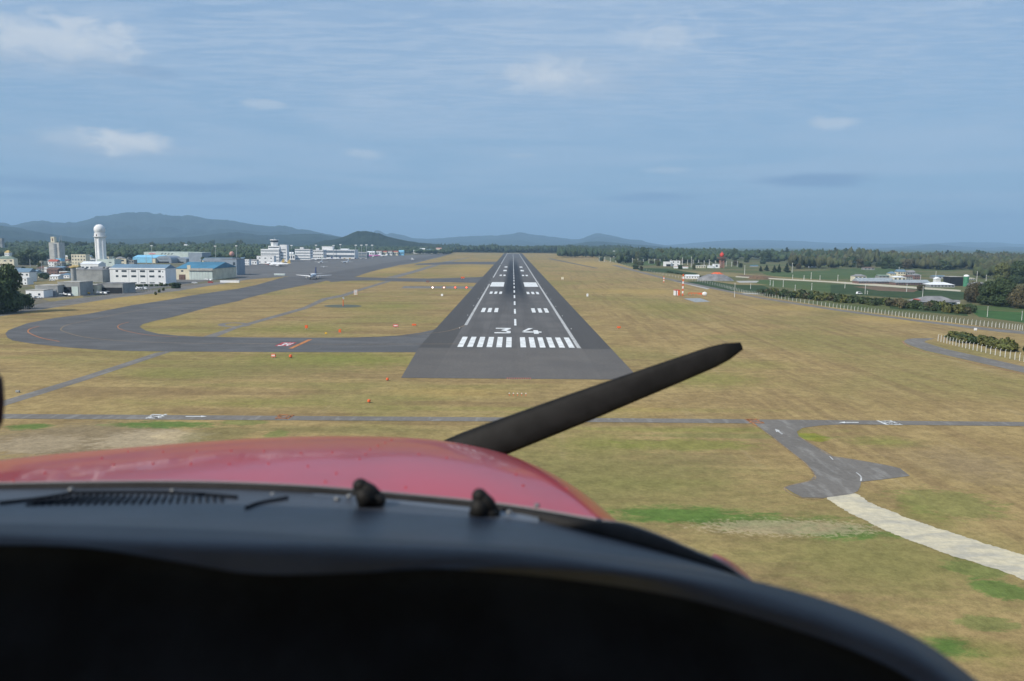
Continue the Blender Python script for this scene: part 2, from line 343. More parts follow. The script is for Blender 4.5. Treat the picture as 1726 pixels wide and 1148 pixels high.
def np_mesh(name, v, f):                    # v Nx3, f Kx3 or Kx4 numpy
    m = bpy.data.meshes.new(name); k = f.shape[1]
    m.vertices.add(len(v)); m.vertices.foreach_set('co', v.astype(np.float32).ravel())
    m.loops.add(f.size); m.loops.foreach_set('vertex_index', f.astype(np.int32).ravel())
    m.polygons.add(len(f)); m.polygons.foreach_set('loop_start', np.arange(0, f.size, k, dtype=np.int32))
    m.update(calc_edges=True); m.validate(); return m
def poly_sheet(name, pts, z, m, parent=None):
    bm = bmesh.new(); vs = [bm.verts.new((p[0], p[1], z)) for p in pts]
    f = bm.faces.new(vs)
    if f.normal.z < 0 or f.calc_area() and (f.normal_update() or f.normal.z < 0): f.normal_flip()
    bmesh.ops.triangulate(bm, faces=bm.faces[:]); me = bpy.data.meshes.new(name); bm.to_mesh(me); bm.free()
    return link(name, me, m, parent)
def smooth_poly(pts, it=2):                 # Chaikin on a closed outline
    for _ in range(it):
        q = []
        for i, a in enumerate(pts):
            b = pts[(i+1) % len(pts)]; q += [(a[0]*.75+b[0]*.25, a[1]*.75+b[1]*.25), (a[0]*.25+b[0]*.75, a[1]*.25+b[1]*.75)]
        pts = q
    return pts
def gp(pts, it=0):
    q = [G(*p)[:2] for p in pts]; return smooth_poly(q, it) if it else q
def gstruct(name, pts, z, m, it=0): return tag(poly_sheet(name, gp(pts, it), z, m), kind='structure')
def spline(pts, n):                         # Catmull-Rom through tuples
    P = [np.array(p, float) for p in pts]; P = [2*P[0]-P[1]]+P+[2*P[-1]-P[-2]]; out = []
    k = len(P)-3
    for i in range(n):
        u = i/(n-1)*k; j = min(int(u), k-1); t = u-j; a, b, c_, d = P[j:j+4]
        out.append(.5*((2*b)+(-a+c_)*t+(2*a-5*b+4*c_-d)*t*t+(-a+3*b-3*c_+d)*t**3))
    return out
def strip(name, pts, wid, z, m):            # ribbon along world points
    L = []; Rr = []
    for i, p in enumerate(pts):
        a = Vector(pts[max(i-1, 0)]); b = Vector(pts[min(i+1, len(pts)-1)]); d = (b-a).normalized(); n = Vector((-d.y, d.x))*wid/2
        L.append((p[0]+n.x, p[1]+n.y)); Rr.append((p[0]-n.x, p[1]-n.y))
    mb = MB(); v = [(a[0], a[1], z) for a in L]+[(a[0], a[1], z) for a in Rr]; k = len(L)
    mb.add(v, [(i, i+k, i+k+1, i+1) for i in range(k-1)]); return mb.build(name, m)

# ---------------------------------------------------------------- the ground
N = 96; mb = MB(); rings = [0, 300, 1500, 6000, 20000, 60000]
v = [(0, 0, 0)]; f = []
for r in rings[1:]: v += [(r*math.cos(2*math.pi*i/N), r*math.sin(2*math.pi*i/N), 0) for i in range(N)]
f += [(0, 1+i, 1+(i+1) % N) for i in range(N)]
for k in range(len(rings)-2):
    for i in range(N): f.append((1+k*N+i, 1+(k+1)*N+i, 1+(k+1)*N+(i+1) % N, 1+k*N+(i+1) % N))
mb.add(v, f); tag(mb.build('ground', M['grass']), kind='structure')

XR = 1.45                                   # runway centreline, metres right of the eye
RW0, RW1 = 206.5, 3010.0
tag(poly_sheet('runway', [(XR-31.5, RW0), (XR+33.5, RW0), (XR+34.2, RW1), (XR-34.2, RW1), (XR-34.2, 344), (XR-34.2, 270)], .060, M['runway']), kind='structure')
# town and farmland beyond the fences
gstruct('town_ground', [(-400, 560), (-60, 536), (0, 530), (60, 521), (104, 513), (200, 500), (285, 489), (400, 470), (440, 452), (700, 432), (760, 425.5), (740, 419.5), (-400, 410.5)], .010, M['town'])
gstruct('farmland', [(905, 425.5), (1000, 432), (1060, 449), (1120, 466), (1200, 482), (1285, 499), (1400, 517), (1541, 536), (1683, 553), (1800, 566), (2600, 640), (2600, 440), (1500, 424), (950, 420)], .010, M['farm'])
# taxiway loop
inner = [(803.4, 476.8), (789, 494.6), (773, 516), (757, 534.6), (744, 548), (730.6, 556), (706.6, 561.3), (674.6, 565.3), (640, 568), (588, 569.2), (528, 569.4), (398.6, 568.8), (347.6, 567.9), (301, 566), (266.5, 562.6), (245.7, 557.5), (235, 551), (241, 546.3), (262, 540.6), (289.7, 534.8), (324.4, 525.5), (359, 516), (400, 508), (414.8, 503), (467, 490), (501.7, 483), (536.4, 476.5), (588.6, 473), (637, 472.8), (664, 474.2)]
outer = [(480, 466.8), (432, 480.5), (400, 487), (367, 491.5), (323.8, 498), (280.4, 506), (222.4, 514.7), (150, 529), (92.7, 536), (46, 545), (13.9, 556.8), (9, 562.6), (12.7, 569.5), (20.9, 574), (58, 580), (116, 586), (185.4, 590.8), (255, 592.4), (400, 593.4), (519, 593.8), (708, 594)]
tp = [(823, 478), (803.4, 476.8)]+inner[1:-2]+[(588, 466), (545, 463)]+outer+[(800, 596), (800, 580)]
tp = [(860, 572), (860, 530), (855, 500)]+tp[1:]
# built as quads between the two edges so that it stays one clean sheet
taxi_pts = [(x, y) for x, y in gp([(850, 594), (850, 560), (760, 545)][:0]+inner[:-3]+[(588.6, 464)]+outer+[(735, 594.2), (790, 570), (800, 545), (815, 500)])]
tag(poly_sheet('taxiway', taxi_pts, .045, M['taxi']), kind='structure')
gstruct('cross_taxiway', [(556, 466), (664, 468.8), (721.7, 469.6), (806, 467.3), (816, 466), (812, 478), (803.4, 476.8), (664, 474.2), (637, 472.8), (588.6, 473.2), (556, 475.6)], .0405, M['taxi'])
gstruct('cross_taxiway', [(705, 444.5), (753, 441.5), (831, 441.2), (850, 441), (845, 446), (782, 445.2), (697, 447)], .0405, M['taxi'])
gstruct('apron', [(482, 466), (560, 474), (600, 466.5), (602, 464.7), (623, 458.6), (640, 454.4), (673, 447), (700, 443.6), (722, 438), (745, 432.5), (760, 427.8), (762, 425.8), (735, 427.8), (700, 429.6), (640, 431.8), (560, 434), (500, 437), (440, 441), (400, 446), (345, 462), (400, 470), (418, 471.3)], .036, M['apron'])
gstruct('parallel_taxiway', [(560, 474), (600, 466.4), (623, 458.4), (673, 446.8), (720, 437.6), (752, 430), (762, 426.6), (755, 426.4), (700, 435.8), (640, 445), (570, 457), (500, 470)], .041, M['taxi'])
gstruct('hangar_apron', [(60, 503), (140, 500), (208, 494), (290, 482), (400, 466), (440, 446), (380, 446), (330, 455), (297, 470), (200, 482), (130, 492)], .0305, M['apron'])
gstruct('service_road', [(-80, 538), (0, 523.5), (104, 506), (200, 495), (285, 486), (420, 468), (424, 470.5), (300, 490.5), (200, 501.5), (104, 516.5), (0, 533.5), (-80, 547)], .034, M['road'])
# service path across the grass
up = [(-60, 695), (7, 675), (148, 632), (262, 595), (300, 589)]; lo = [(-60, 704), (7, 684.5), (148, 640), (287, 593.4), (320, 590)]
gstruct('path', up+lo[::-1], .026, M['road'])
up = [(335, 570), (400, 549.5), (440, 538), (510, 518.5), (543, 503), (574.7, 497), (599, 489), (623, 482), (651, 473.5)]
lo = [(360, 570), (400, 553.5), (445, 541), (516, 521), (552, 505), (584, 499), (610, 489), (634, 482), (662, 473.5)]
gstruct('path', up+lo[::-1], .026, M['road'])
gstruct('path', [(650, 468), (690, 458), (745, 442), (790, 434), (793, 434), (756, 442), (705, 458), (668, 468.5)], .026, M['road'])
ring = [(395+22*math.cos(a), 547.5+3.2*math.sin(a)) for a in np.linspace(0, 2*math.pi, 25)]
tag(strip('path', [G(*p)[:2] for p in ring], 3.0, .028, M['road']), kind='structure')
gstruct('path', [(1134, 446), (1000, 430)][:0]+[(930, 436), (1008, 452), (1004, 452.3), (922, 436)], .026, M['taxi'])
gstruct('path', [(681, 482.2), (800, 483), (797, 486.6), (676, 486)], .026, M['road'])
gstruct('wind_cone_circle', [(578+32*math.cos(a), 516+2.6*math.sin(a)) for a in np.linspace(0, 2*math.pi, 33)[:-1]], .03, mat('dark circle', (.10, .11, .08), .9))
gstruct('antenna_pad', [(1152, 503), (1180, 502.5), (1197, 508.5), (1172, 509.5)], .03, mat('pad', (.30, .32, .33), .9))
# perimeter road and turning
gstruct('perimeter_road', [(-500, 694.5), (7, 698), (900, 704.2), (1200, 706.5), (1726, 711.6), (2300, 716), (2300, 723), (1726, 718.6), (1200, 713.4), (900, 711), (7, 706), (-500, 703)], .045, M['road'])
br = [(1268, 711), (1273, 715), (1300.6, 735), (1331, 759), (1358.5, 780.6), (1370, 794), (1373.7, 802), (1366, 809.5), (1322, 821.7), (1337, 831), (1352.4, 839), (1389, 839.6), (1434.7, 833.4), (1446, 828), (1450, 820), (1451.4, 812.5), (1492.6, 808), (1533.7, 802.5), (1517, 789.7), (1492.6, 783.6), (1443.8, 775), (1404, 769), (1373.7, 751.6), (1346, 734.9), (1343, 728), (1352.4, 721.5), (1383, 717.5), (1430, 715)]
gstruct('branch_road', br, .0405, M['road'])
top = [(1440.8, 832), (1455, 840), (1474, 850.7), (1535, 875), (1626.7, 905.5), (1726, 936), (1900, 985)]
bot = [(1850, 1025), (1726, 977), (1657, 952.8), (1584, 930), (1541, 914), (1483.5, 890), (1422.5, 859.8), (1390.5, 838.2)]
tr_ = [tuple(q) for q in spline([G(*p)[:2] for p in top], 160)]; bo_ = [tuple(q) for q in spline([G(*p)[:2] for p in bot], 160)]
def rag(pts, seed):
    rr = random.Random(seed); out = []; v = 0
    for k, (x, y) in enumerate(pts):
        v = v*.6+rr.uniform(-.16, .16)
        a = pts[max(k-1, 0)]; b = pts[min(k+1, len(pts)-1)]; dx, dy = b[0]-a[0], b[1]-a[1]; L = math.hypot(dx, dy) or 1
        out.append((x-dy/L*v, y+dx/L*v))
    return out
def even(pts, n):
    L = [0.0]
    for a, b in zip(pts, pts[1:]): L.append(L[-1]+math.dist(a, b))
    q = np.linspace(0, L[-1], n); return list(zip(np.interp(q, L, [p[0] for p in pts]), np.interp(q, L, [p[1] for p in pts])))
tr_ = rag(even(tr_, 160), 5); bo_ = rag(even(bo_[::-1], 160), 6); mb = MB(); mb.add([(a, b, .037) for a, b in bo_]+[(a, b, .037) for a, b in tr_], [(i, i+1, i+161, i+160) for i in range(159)]); tag(mb.build('gravel_track', M['gravel']), kind='structure')
# outer road and loop at the right
gstruct('perimeter_road', [(1040, 447), (1120, 468), (1200, 484), (1285, 501.5), (1400, 519.5), (1541, 538.5), (1683, 555), (1700, 556), (1900, 575), (1900, 579), (1683, 559.5), (1541, 541.5), (1400, 522.5), (1285, 504), (1200, 487), (1120, 470.5), (1030, 447)], .03, M['road'])
gstruct('perimeter_road', [(1523.8, 574.5), (1530, 571.5), (1542.7, 570.2), (1576, 570.4), (1560, 574.5), (1558, 577), (1575, 582.5), (1597, 589), (1673, 606), (1726, 618), (1900, 655), (1900, 668), (1726, 628.3), (1631, 607), (1560, 591), (1534, 582), (1525, 577.5)], .03, M['road'])
tag(strip('grass_kerb', [tuple(q) for q in spline([G(*p)[:2] for p in [(1521, 575), (1530, 583), (1560, 593.5), (1631, 609.5), (1726, 631), (1850, 660)]], 40)], .7, .05, mat('bare red soil', (.30, .17, .09), .9)), kind='structure')
# fields at the right
fz = .0115
for nm, pts, k in (('field', [(1156, 475), (1200, 474), (1275, 477), (1300, 487), (1275, 494), (1215, 489), (1170, 482)], 'dgreen'), ('field', [(1251, 475), (1290, 471.5), (1400, 478.5), (1560, 490), (1540, 500), (1400, 491), (1290, 482)], 'green'),
                   ('field', [(1283, 459.5), (1420, 455), (1560, 461), (1480, 468), (1400, 471.5), (1300, 467)], 'green'), ('field', [(1400, 453), (1500, 452), (1520, 459), (1440, 461), (1400, 458)], 'green'),
                   ('dry_field', [(1150, 456), (1240, 460), (1400, 473.3), (1450, 476), (1450, 478.5), (1400, 476.6), (1240, 467), (1120, 459)], 'tanf'), ('field', [(1400, 480), (1460, 480), (1619, 491.5), (1660, 500), (1600, 508), (1400, 494)], 'dgreen'),
                   ('ploughed_field', [(1437, 483), (1480, 482.5), (1548, 488.5), (1540, 492.5), (1480, 490)], 'brownf'), ('field', [(1632, 514.5), (1726, 518), (1900, 528), (1900, 535), (1726, 525.5), (1632, 520.6)], 'green'),
                   ('field', [(1632, 521.6), (1726, 527), (1900, 537), (1900, 566), (1726, 544), (1650, 534)], 'bgreen'), ('field', [(1070, 452), (1120, 453), (1178, 461), (1170, 463), (1080, 457)], 'dgreen'),
                   ('dry_field', [(1090, 459), (1150, 463), (1180, 471), (1150, 474), (1110, 466)], 'tanf'), ('field', [(1060, 441), (1120, 440), (1130, 446), (1070, 447)], 'green'), ('dry_field', [(1200, 474), (1250, 475), (1300, 481), (1240, 480)], 'tanf'),
                   ('ploughed_field', [(1240, 463), (1290, 465), (1320, 470), (1270, 471)], 'brownf'), ('field', [(1500, 506), (1620, 514), (1632, 533), (1500, 520)], 'dgreen')):
    fz += .0012; gstruct(nm, pts, fz, M[k])
gstruct('farm_road', [(1240, 465.5), (1400, 474.2), (1460, 477.4), (1619, 488.8), (1619, 491.6), (1458, 481), (1400, 476.2), (1240, 467.3)], .03, M['gravel'])
gstruct('drain', [(1135, 474), (1140, 473.8), (1196, 486.4), (1192, 487.6)], .03, M['conc'])
gstruct('drain', [(1251, 494), (1281, 494.5), (1281, 496), (1251, 495.4)], .03, M['conc'])
gstruct('concrete_yard', [(1165, 475.5), (1198, 474.5), (1215, 478), (1185, 478.5)][:0]+[(1240, 473.5), (1280, 473.5), (1275, 476.5), (1246, 476.5)], .032, M['conc'])
gstruct('town_road', [(90, 470), (112, 440), (117, 440), (112, 470)], .03, M['road'])
gstruct('dry_field', [(40, 478), (100, 470), (128, 474), (125, 480), (60, 486)], .03, M['tanf'])
gstruct('dry_field', [(70, 504), (140, 498), (140, 504), (90, 510)], .032, M['tanf'])

# ---------------------------------------------------------------- runway markings
def quad(mb, x0, x1, y0, y1, z=.075): mb.add([(XR+x0, y0, z), (XR+x1, y0, z), (XR+x1, y1, z), (XR+x0, y1, z)], [(0, 1, 2, 3)])
mk = MB()
D0 = 270.5
for k in range(6):
    a = 1.6+3.44*k
    for s in (-1, 1): quad(mk, *sorted((s*a, s*(a+2.0))), D0, D0+30)
for yc in (411, 563):
    for a in (9.2, 12.8, 16.3):
        for s in (-1, 1): quad(mk, *sorted((s*a, s*(a+2.0))), yc, yc+27)
for s in (-1, 1):
    quad(mk, *sorted((s*9, s*20.8)), 660, 736)
    for a in (9.5, 13.8): quad(mk, *sorted((s*a, s*(a+2.5))), 880, 915)
    quad(mk, *sorted((s*9.5, s*14)), 1035, 1085); quad(mk, *sorted((s*9.5, s*14)), 1195, 1250)
y = 344.0
while y < 2960: quad(mk, -.5, .5, y, y+30); y += 58.5
for k in range(6):
    for s in (-1, 1): quad(mk, *sorted((s*(2+3.6*k), s*(4+3.6*k))), 2900, 2950)
# digits 3 and 4
def digit(mb, polys, x0, x1, y0, y1):
    for p in polys: mb.add([(XR+x0+(x1-x0)*a, y0+(y1-y0)*b, .075) for a, b in p], [tuple(range(len(p)))])
st = .17
digit(mk, [[(.03, 1-.16), (1, 1-.16), (1, 1), (.03, 1)], [(.68, .84), (.98, .84), (.72, .50), (.44, .62)], [(.44, .62), (.72, .50), (1, .40), (1, .30), (.74, .38), (.40, .50)],
           [(.74, .38), (1, .32), (1, .06), (.92, 0), (.74, .15)], [(0, 0), (.92, 0), (.74, .16), (0, .16)]], -8.7, -2.0, 313.5, 333.5)
digit(mk, [[(.0, .24), (.16, .40), (.62, 1), (.80, 1), (.80, .98), (.52, .98), (0, .40)][:3]+[(.38, 1), (0, .40)], [(0, .24), (1, .24), (1, .40), (.0, .40)], [(.60, 0), (.84, 0), (.84, .24), (.60, .24)], [(.60, .40), (.84, .40), (.84, .62), (.60, .62)]], 2.6, 10.8, 312.0, 333.5)
tag(mk.build('runway_markings', M['white']), kind='structure')
ed = MB()
quad(ed, 21.6, 22.9, D0-1, 2960); quad(ed, -22.9, -21.6, 344, 700, .075); quad(ed, -22.9, -21.6, 835, 1330); quad(ed, -22.9, -21.6, 1400, 2960)
tag(ed.build('runway_edge_lines', M['whitew']), kind='structure')
def gline(name, pts, wid, m, z=.085, n=40): return tag(strip(name, [tuple(q) for q in spline([G(*p)[:2] for p in pts], n)], wid, z, M[m]), kind='structure')
gline('taxiway_line', [(783, 549), (765, 555.5), (740, 560.5), (690, 565), (600, 569), (480, 571)][:5], .55, 'yellow')
gline('taxiway_line', [(400, 579.5), (300, 578.5), (200, 574.5), (140, 568), (106, 558.5), (104, 553), (115, 547.5), (145, 541), (230, 524), (340, 508)], .45, 'yellow')
gline('taxiway_line', [(100, 576), (70, 570), (52, 563), (47, 558.5), (52, 554), (66, 550)], .42, 'orange')
gline('taxiway_line', [(300, 568.5), (250, 565), (212, 558), (199, 552.5), (202, 547.5), (217, 543)], .34, 'orange')
gline('taxiway_line', [(400, 579.5), (560, 580.5), (780, 580)], .5, 'yellow')
# holding position, red panel with the runway number
def decal(name, pts, m, z=.085): return tag(poly_sheet(name, gp(pts), z, m), kind='structure')
decal('hold_line', [(486, 588), (493, 588), (526.5, 572.5), (519, 572.5)], M['orange'])
decal('hold_panel', [(463, 583.5), (488, 583.5), (500, 577.5), (476, 577.5)], M['redm'])
p0, p1, p2, p3 = (G(466, 583, .095), G(486, 583, .095), G(498, 578, .095), G(478, 578, .095))
hm = MB()
for a in ((.06, .46, [(0, 1)]), (.54, .94, [(0, 1)])):
    for b0, b1, u0, u1 in ((.80, 1, 0, 1), (.42, .58, .2, 1), (0, .18, 0, 1), (0, 1, .72, 1)) if a[0] < .5 else ((.30, .46, 0, 1), (0, 1, .62, .88), (.3, 1, 0, .25)):
        q = []
        for u, v_ in ((u0, b0), (u1, b0), (u1, b1), (u0, b1)):
            uu = a[0]+(a[1]-a[0])*u; q.append(p0.lerp(p1, uu).lerp(p3.lerp(p2, uu), v_))
        hm.add(q, [(0, 1, 2, 3)])
tag(hm.build('hold_panel_number', M['white']), kind='structure')
# stop lines and painted characters on the perimeter road (to-ma-re), seen from the side
TO = [((.5, 0), (.5, 1)), ((.5, .55), (.9, .55)), ((.15, 0), (.15, .55)), ((0, 0), (1, 0))]
MA = [((.1, .85), (.9, .85)), ((.15, .6), (.85, .6)), ((.5, 1), (.5, .2)), ((.5, .2), (.2, 0)), ((.2, 0), (.1, .2)), ((.1, .2), (.5, .3)), ((.5, .3), (.95, .05))]
RE = [((.25, 1), (.25, 0)), ((0, .7), (.4, .75)), ((.4, .75), (0, .2)), ((.25, .5), (.65, .8)), ((.65, .8), (.65, .1)), ((.65, .1), (1, .15))]
def road_text(name, cx, cy, flip, chars, m, wch, hch, gap):
    # characters side by side across the lane (depth), tall along the road
    mb = MB(); o = G(cx, cy)
    for i, ch in enumerate(chars):
        for (a, b) in ch:
            A = Vector((o.x+flip*a[1]*hch, o.y-flip*((i*(wch+gap))+a[0]*wch-1.5*(wch+gap)), .085)); B = Vector((o.x+flip*b[1]*hch, o.y-flip*((i*(wch+gap))+b[0]*wch-1.5*(wch+gap)), .085))
            d = (B-A).normalized(); n = Vector((-d.y, d.x, 0))*.13; A2 = A-d*.05; B2 = B+d*.05
            mb.add([A2-n, B2-n, B2+n, A2+n], [(0, 1, 2, 3)])
    mb2 = mb.build(name, m); return tag(mb2, kind='structure')
road_text('road_characters', 250, 702.6, 1, [TO, MA, RE], M['white'], 1.15, 3.2, .3)
decal('stop_line', [(260, 705.6), (264, 705.6), (282, 698.6), (278, 698.6)], M['white'])
road_text('road_characters', 466, 703.0, 1, [TO, MA, RE], M['orange'], 1.25, 3.4, .25)
decal('stop_line', [(483, 707), (485.5, 707), (496, 699.6), (493.5, 699.6)], M['orange'])
road_text('road_characters', 1282, 710, -1, [TO, MA, RE], M['orange'], 1.3, 3.0, .2)
decal('stop_line', [(1256.5, 706.6), (1259.5, 706.6), (1269, 713), (1265.5, 713)], M['orange'])
road_text('road_characters', 1512, 713, -1, [TO, MA, RE], M['white'], 1.2, 3.0, .25)
decal('stop_line', [(1477, 709.6), (1481, 709.6), (1498, 716.6), (1493.5, 716.6)], M['white'])
decal('road_arrow', [(313, 702.2), (339, 702.0), (339, 701.2), (349, 702.6), (339, 703.8), (339, 703.1), (313, 703)], M['white'])
decal('road_arrow', [(1447, 712.2), (1424, 712.1), (1424, 711.4), (1413, 712.6), (1424, 713.7), (1424, 713.1), (1447, 713)], M['white'])
decal('road_arrow', [(1317.5, 733), (1320, 732), (1313, 727), (1314.5, 726), (1306, 723.6), (1308.5, 729), (1310.5, 728)], M['whitew'])
decal('road_edge_line', [(1250, 705.5)][:0]+[(1267, 713.2), (1268.5, 713), (1276, 718), (1274.5, 718.5)], M['orange'])
gline('kerb_line', [(1398, 769.5), (1404, 775.5)], .22, 'whitew', n=4)
gline('kerb_line', [(1443, 797), (1451, 804), (1451, 812)], .25, 'whitew', n=10)
gline('earth_verge', [(1273, 715.5), (1300, 736), (1331, 760), (1358, 782), (1374, 803), (1366, 810.5), (1322, 822.5), (1352, 840), (1389, 840.5)], .25, 'yellow', .05)
gline('earth_verge', [(1345, 735), (1373, 752.5), (1404, 769.5), (1444, 775.5), (1492, 784), (1518, 790)], .25, 'yellow', .05)

# ---------------------------------------------------------------- hills and mountains
def vnoise(x, y, seed=0):
    xi = np.floor(x).astype(int); yi = np.floor(y).astype(int); xf = x-xi; yf = y-yi
    h = lambda a, b: ((np.sin(a*127.1+b*311.7+seed*74.7)*43758.5453) % 1)
    u = xf*xf*(3-2*xf); v_ = yf*yf*(3-2*yf)
    return (h(xi, yi)*(1-u)+h(xi+1, yi)*u)*(1-v_)+(h(xi, yi+1)*(1-u)+h(xi+1, yi+1)*u)*v_
def fbm(x, y, seed=0, o=5):
    s = 0; a = .5
    for i in range(o): s = s+a*vnoise(x*2**i, y*2**i, seed+i); a *= .5
    return s
def ridge(name, pts, D, W, m, seed, rough=.5, rows=60, cols=420, back=.8):
    xs = np.array([p[0] for p in pts], float); ys = np.array([p[1] for p in pts], float)
    px = np.linspace(xs[0], xs[-1], cols); sm = spline(pts, cols)
    py = np.interp(px, [s[0] for s in sm], [s[1] for s in sm])
    crest = [C(a, b, D) for a, b in zip(px, py)]
    crn = fbm(px/9.0+seed*7, px*0+.5, seed+20, 4)
    V = []
    for j in range(rows):
        t = -1+2*j/(rows-1)
        for i, c_ in enumerate(crest):
            sc = 1+t*W/D if t < 0 else 1
            x = c_.x*(sc if t < 0 else 1+t*W*back/D); yy = c_.y+t*(W if t < 0 else W*back)
            h = max(c_.z, 2)*(1+.13*(float(crn[i])-.5)); k = (1-abs(t))**.85
            n = float(fbm(np.array([x/(W*.20)]), np.array([yy/(W*.34)]), seed, 6)[0])
            fold = abs(n-.48)*4.2
            z = h*k*(1-rough*min(1, abs(t)*2.6)*(1-min(1, fold)))-4
            V.append((x, yy, z))
    V = np.array(V); idx = np.arange(rows*cols).reshape(rows, cols)
    Fc = np.stack([idx[:-1, :-1], idx[:-1, 1:], idx[1:, 1:], idx[1:, :-1]], -1).reshape(-1, 4)
    o = link(name, np_mesh(name, V, Fc), m); o.data.shade_smooth(); return tag(o, kind='structure')
ridge('mountain_ridge', [(-600, 392), (-300, 382), (-60, 371), (0, 373), (20, 378), (45, 374), (70, 371), (110, 374), (145, 370), (160, 364), (190, 360), (235, 355.5), (262, 358), (300, 362), (322, 361), (350, 367), (380, 369), (430, 377), (460, 380), (480, 379), (500, 384), (540, 391), (575, 398), (620, 408), (680, 417)], 10500, 3600, M['mount'], 1)
ridge('foothill', [(-500, 388), (-60, 380), (0, 379), (40, 384), (90, 394), (150, 401), (230, 401), (320, 398), (370, 392), (400, 390), (450, 395), (520, 392), (560, 396), (620, 405), (700, 413)], 6500, 2200, M['mount'], 2)
ridge('wooded_hill', [(520, 412), (545, 404), (565, 402), (583, 396), (598, 389.5), (612, 387.3), (625, 388.5), (645, 394), (670, 401), (700, 406), (735, 410), (780, 413.5)], 3900, 620, M['mount'], 3, .18)
ridge('mountain_ridge', [(600, 404), (625, 394), (634, 388), (645, 391), (652, 394), (661, 392), (680, 396), (700, 401), (740, 401), (780, 398), (830, 396), (860, 394), (878, 391), (895, 394), (915, 396), (950, 401), (978, 402), (990, 397), (1002, 393), (1015, 393), (1040, 398), (1060, 402.5), (1080, 404), (1092, 408), (1130, 414), (1180, 421)], 14500, 4200, M['mount'], 4)
ridge('foothill', [(900, 414), (960, 411), (1000, 406), (1040, 408.5), (1080, 412), (1140, 417), (1200, 423)], 8500, 2500, M['mount'], 5)
ridge('mountain_ridge', [(1040, 419), (1120, 413), (1200, 406.5), (1255, 404), (1330, 405), (1400, 408.5), (1470, 410), (1560, 410), (1620, 407.5), (1680, 408), (1726, 411), (1900, 412), (2300, 420)], 19500, 4500, M['mount'], 6)
ridge('mountain_ridge', [(1250, 424), (1330, 420), (1400, 421), (1470, 418), (1530, 414.5), (1572, 411), (1610, 414), (1660, 417), (1700, 415), (1760, 417), (1900, 415), (2300, 424)], 13500, 3200, M['mount'], 7)
ridge('low_ridge', [(1150, 422), (1230, 420.5), (1300, 422.5), (1420, 425), (1540, 424), (1650, 423.5), (1726, 425.5), (1950, 424)], 7500, 1500, M['mount'], 8)
ridge('wooded_rise', [(-500, 404), (-100, 408), (60, 409.5), (200, 411), (300, 412.5), (400, 413.5), (500, 414.5), (600, 416)], 3300, 1500, M['mount'], 9, .1)

# ---------------------------------------------------------------- forest masses and trees
def ico():
    bm = bmesh.new(); bmesh.ops.create_icosphere(bm, subdivisions=1, radius=1)
    v_ = np.array([x.co[:] for x in bm.verts]); f_ = np.array([[q.index for q in x.verts] for x in bm.faces]); bm.free(); return v_, f_
ICV, ICF = ico()
def forest(name, label, pts, m):            # pts: list of (x, y, z, r, h)
    V = []; Fc = []; n = 0
    for (x, y, z, r, h) in pts:
        for q in range(3):
            v_ = ICV*(1+rng.uniform(-.28, .28, (len(ICV), 1)))
            rr = r*rng.uniform(.55, .9); off = rng.uniform(-.45, .45, 2)*r
            V.append(v_*np.array([rr, rr, h*rng.uniform(.30, .45)])+np.array([x+off[0], y+off[1], z+h*rng.uniform(.5, .72)])); Fc.append(ICF+n); n += len(ICV)
    o = link(name, np_mesh(name, np.concatenate(V), np.concatenate(Fc)), m); return tag(o, label, 'forest', kind='stuff')
def band(px0, px1, d0, d1, n, h0, h1, z0=0, z1=0, r=6, gap=0.0):
    out = []; r *= .8
    for _ in range(int(n*1.6)):
        px = random.uniform(px0, px1); u = random.random(); d = d0+(d1-d0)*u; c_ = C(px, 500, d)
        q_ = float(fbm(np.array([c_.x/90+7]), np.array([c_.y/190.]), 11, 4)[0]); k = .35+1.15*q_
        if q_ < gap: continue
        out.append((c_.x, c_.y, z0+(z1-z0)*u, random.uniform(.7, 1.3)*r, random.uniform(h0, h1)*k))
    return out
forest('forest', 'dark green forest belt behind the airport town', band(-150, 470, 1500, 2600, 2600, 11, 18, 0, 14, 9)+band(440, 760, 2500, 3600, 900, 12, 18, 0, 6, 11), M['wood'])
forest('forest', 'dark tree belt beyond the far end of the runway', band(735, 1060, 3080, 3900, 1500, 19, 27, 0, 3, 11)+band(560, 760, 3100, 4200, 500, 15, 22, 0, 8, 13), M['wood'])
forest('forest', 'wooded strip behind the fields right of the runway', band(940, 1240, 2100, 2900, 900, 17, 24, 0, 3, 9, .38)+band(1040, 1420, 1500, 2300, 900, 15, 22, 0, 4, 8, .42), M['wood'])
forest('forest', 'mixed wood behind the farm at the far right', band(1330, 1900, 1250, 2000, 1500, 15, 23, 0, 3, 7, .40)+band(1640, 2000, 900, 1200, 260, 15, 21, 0, 0, 7), MATS['olive green leaves'] if False else mat('mixed canopy', (.030, .044, .017), .9, .3, .012, island=.8, c2=(.060, .058, .026)))

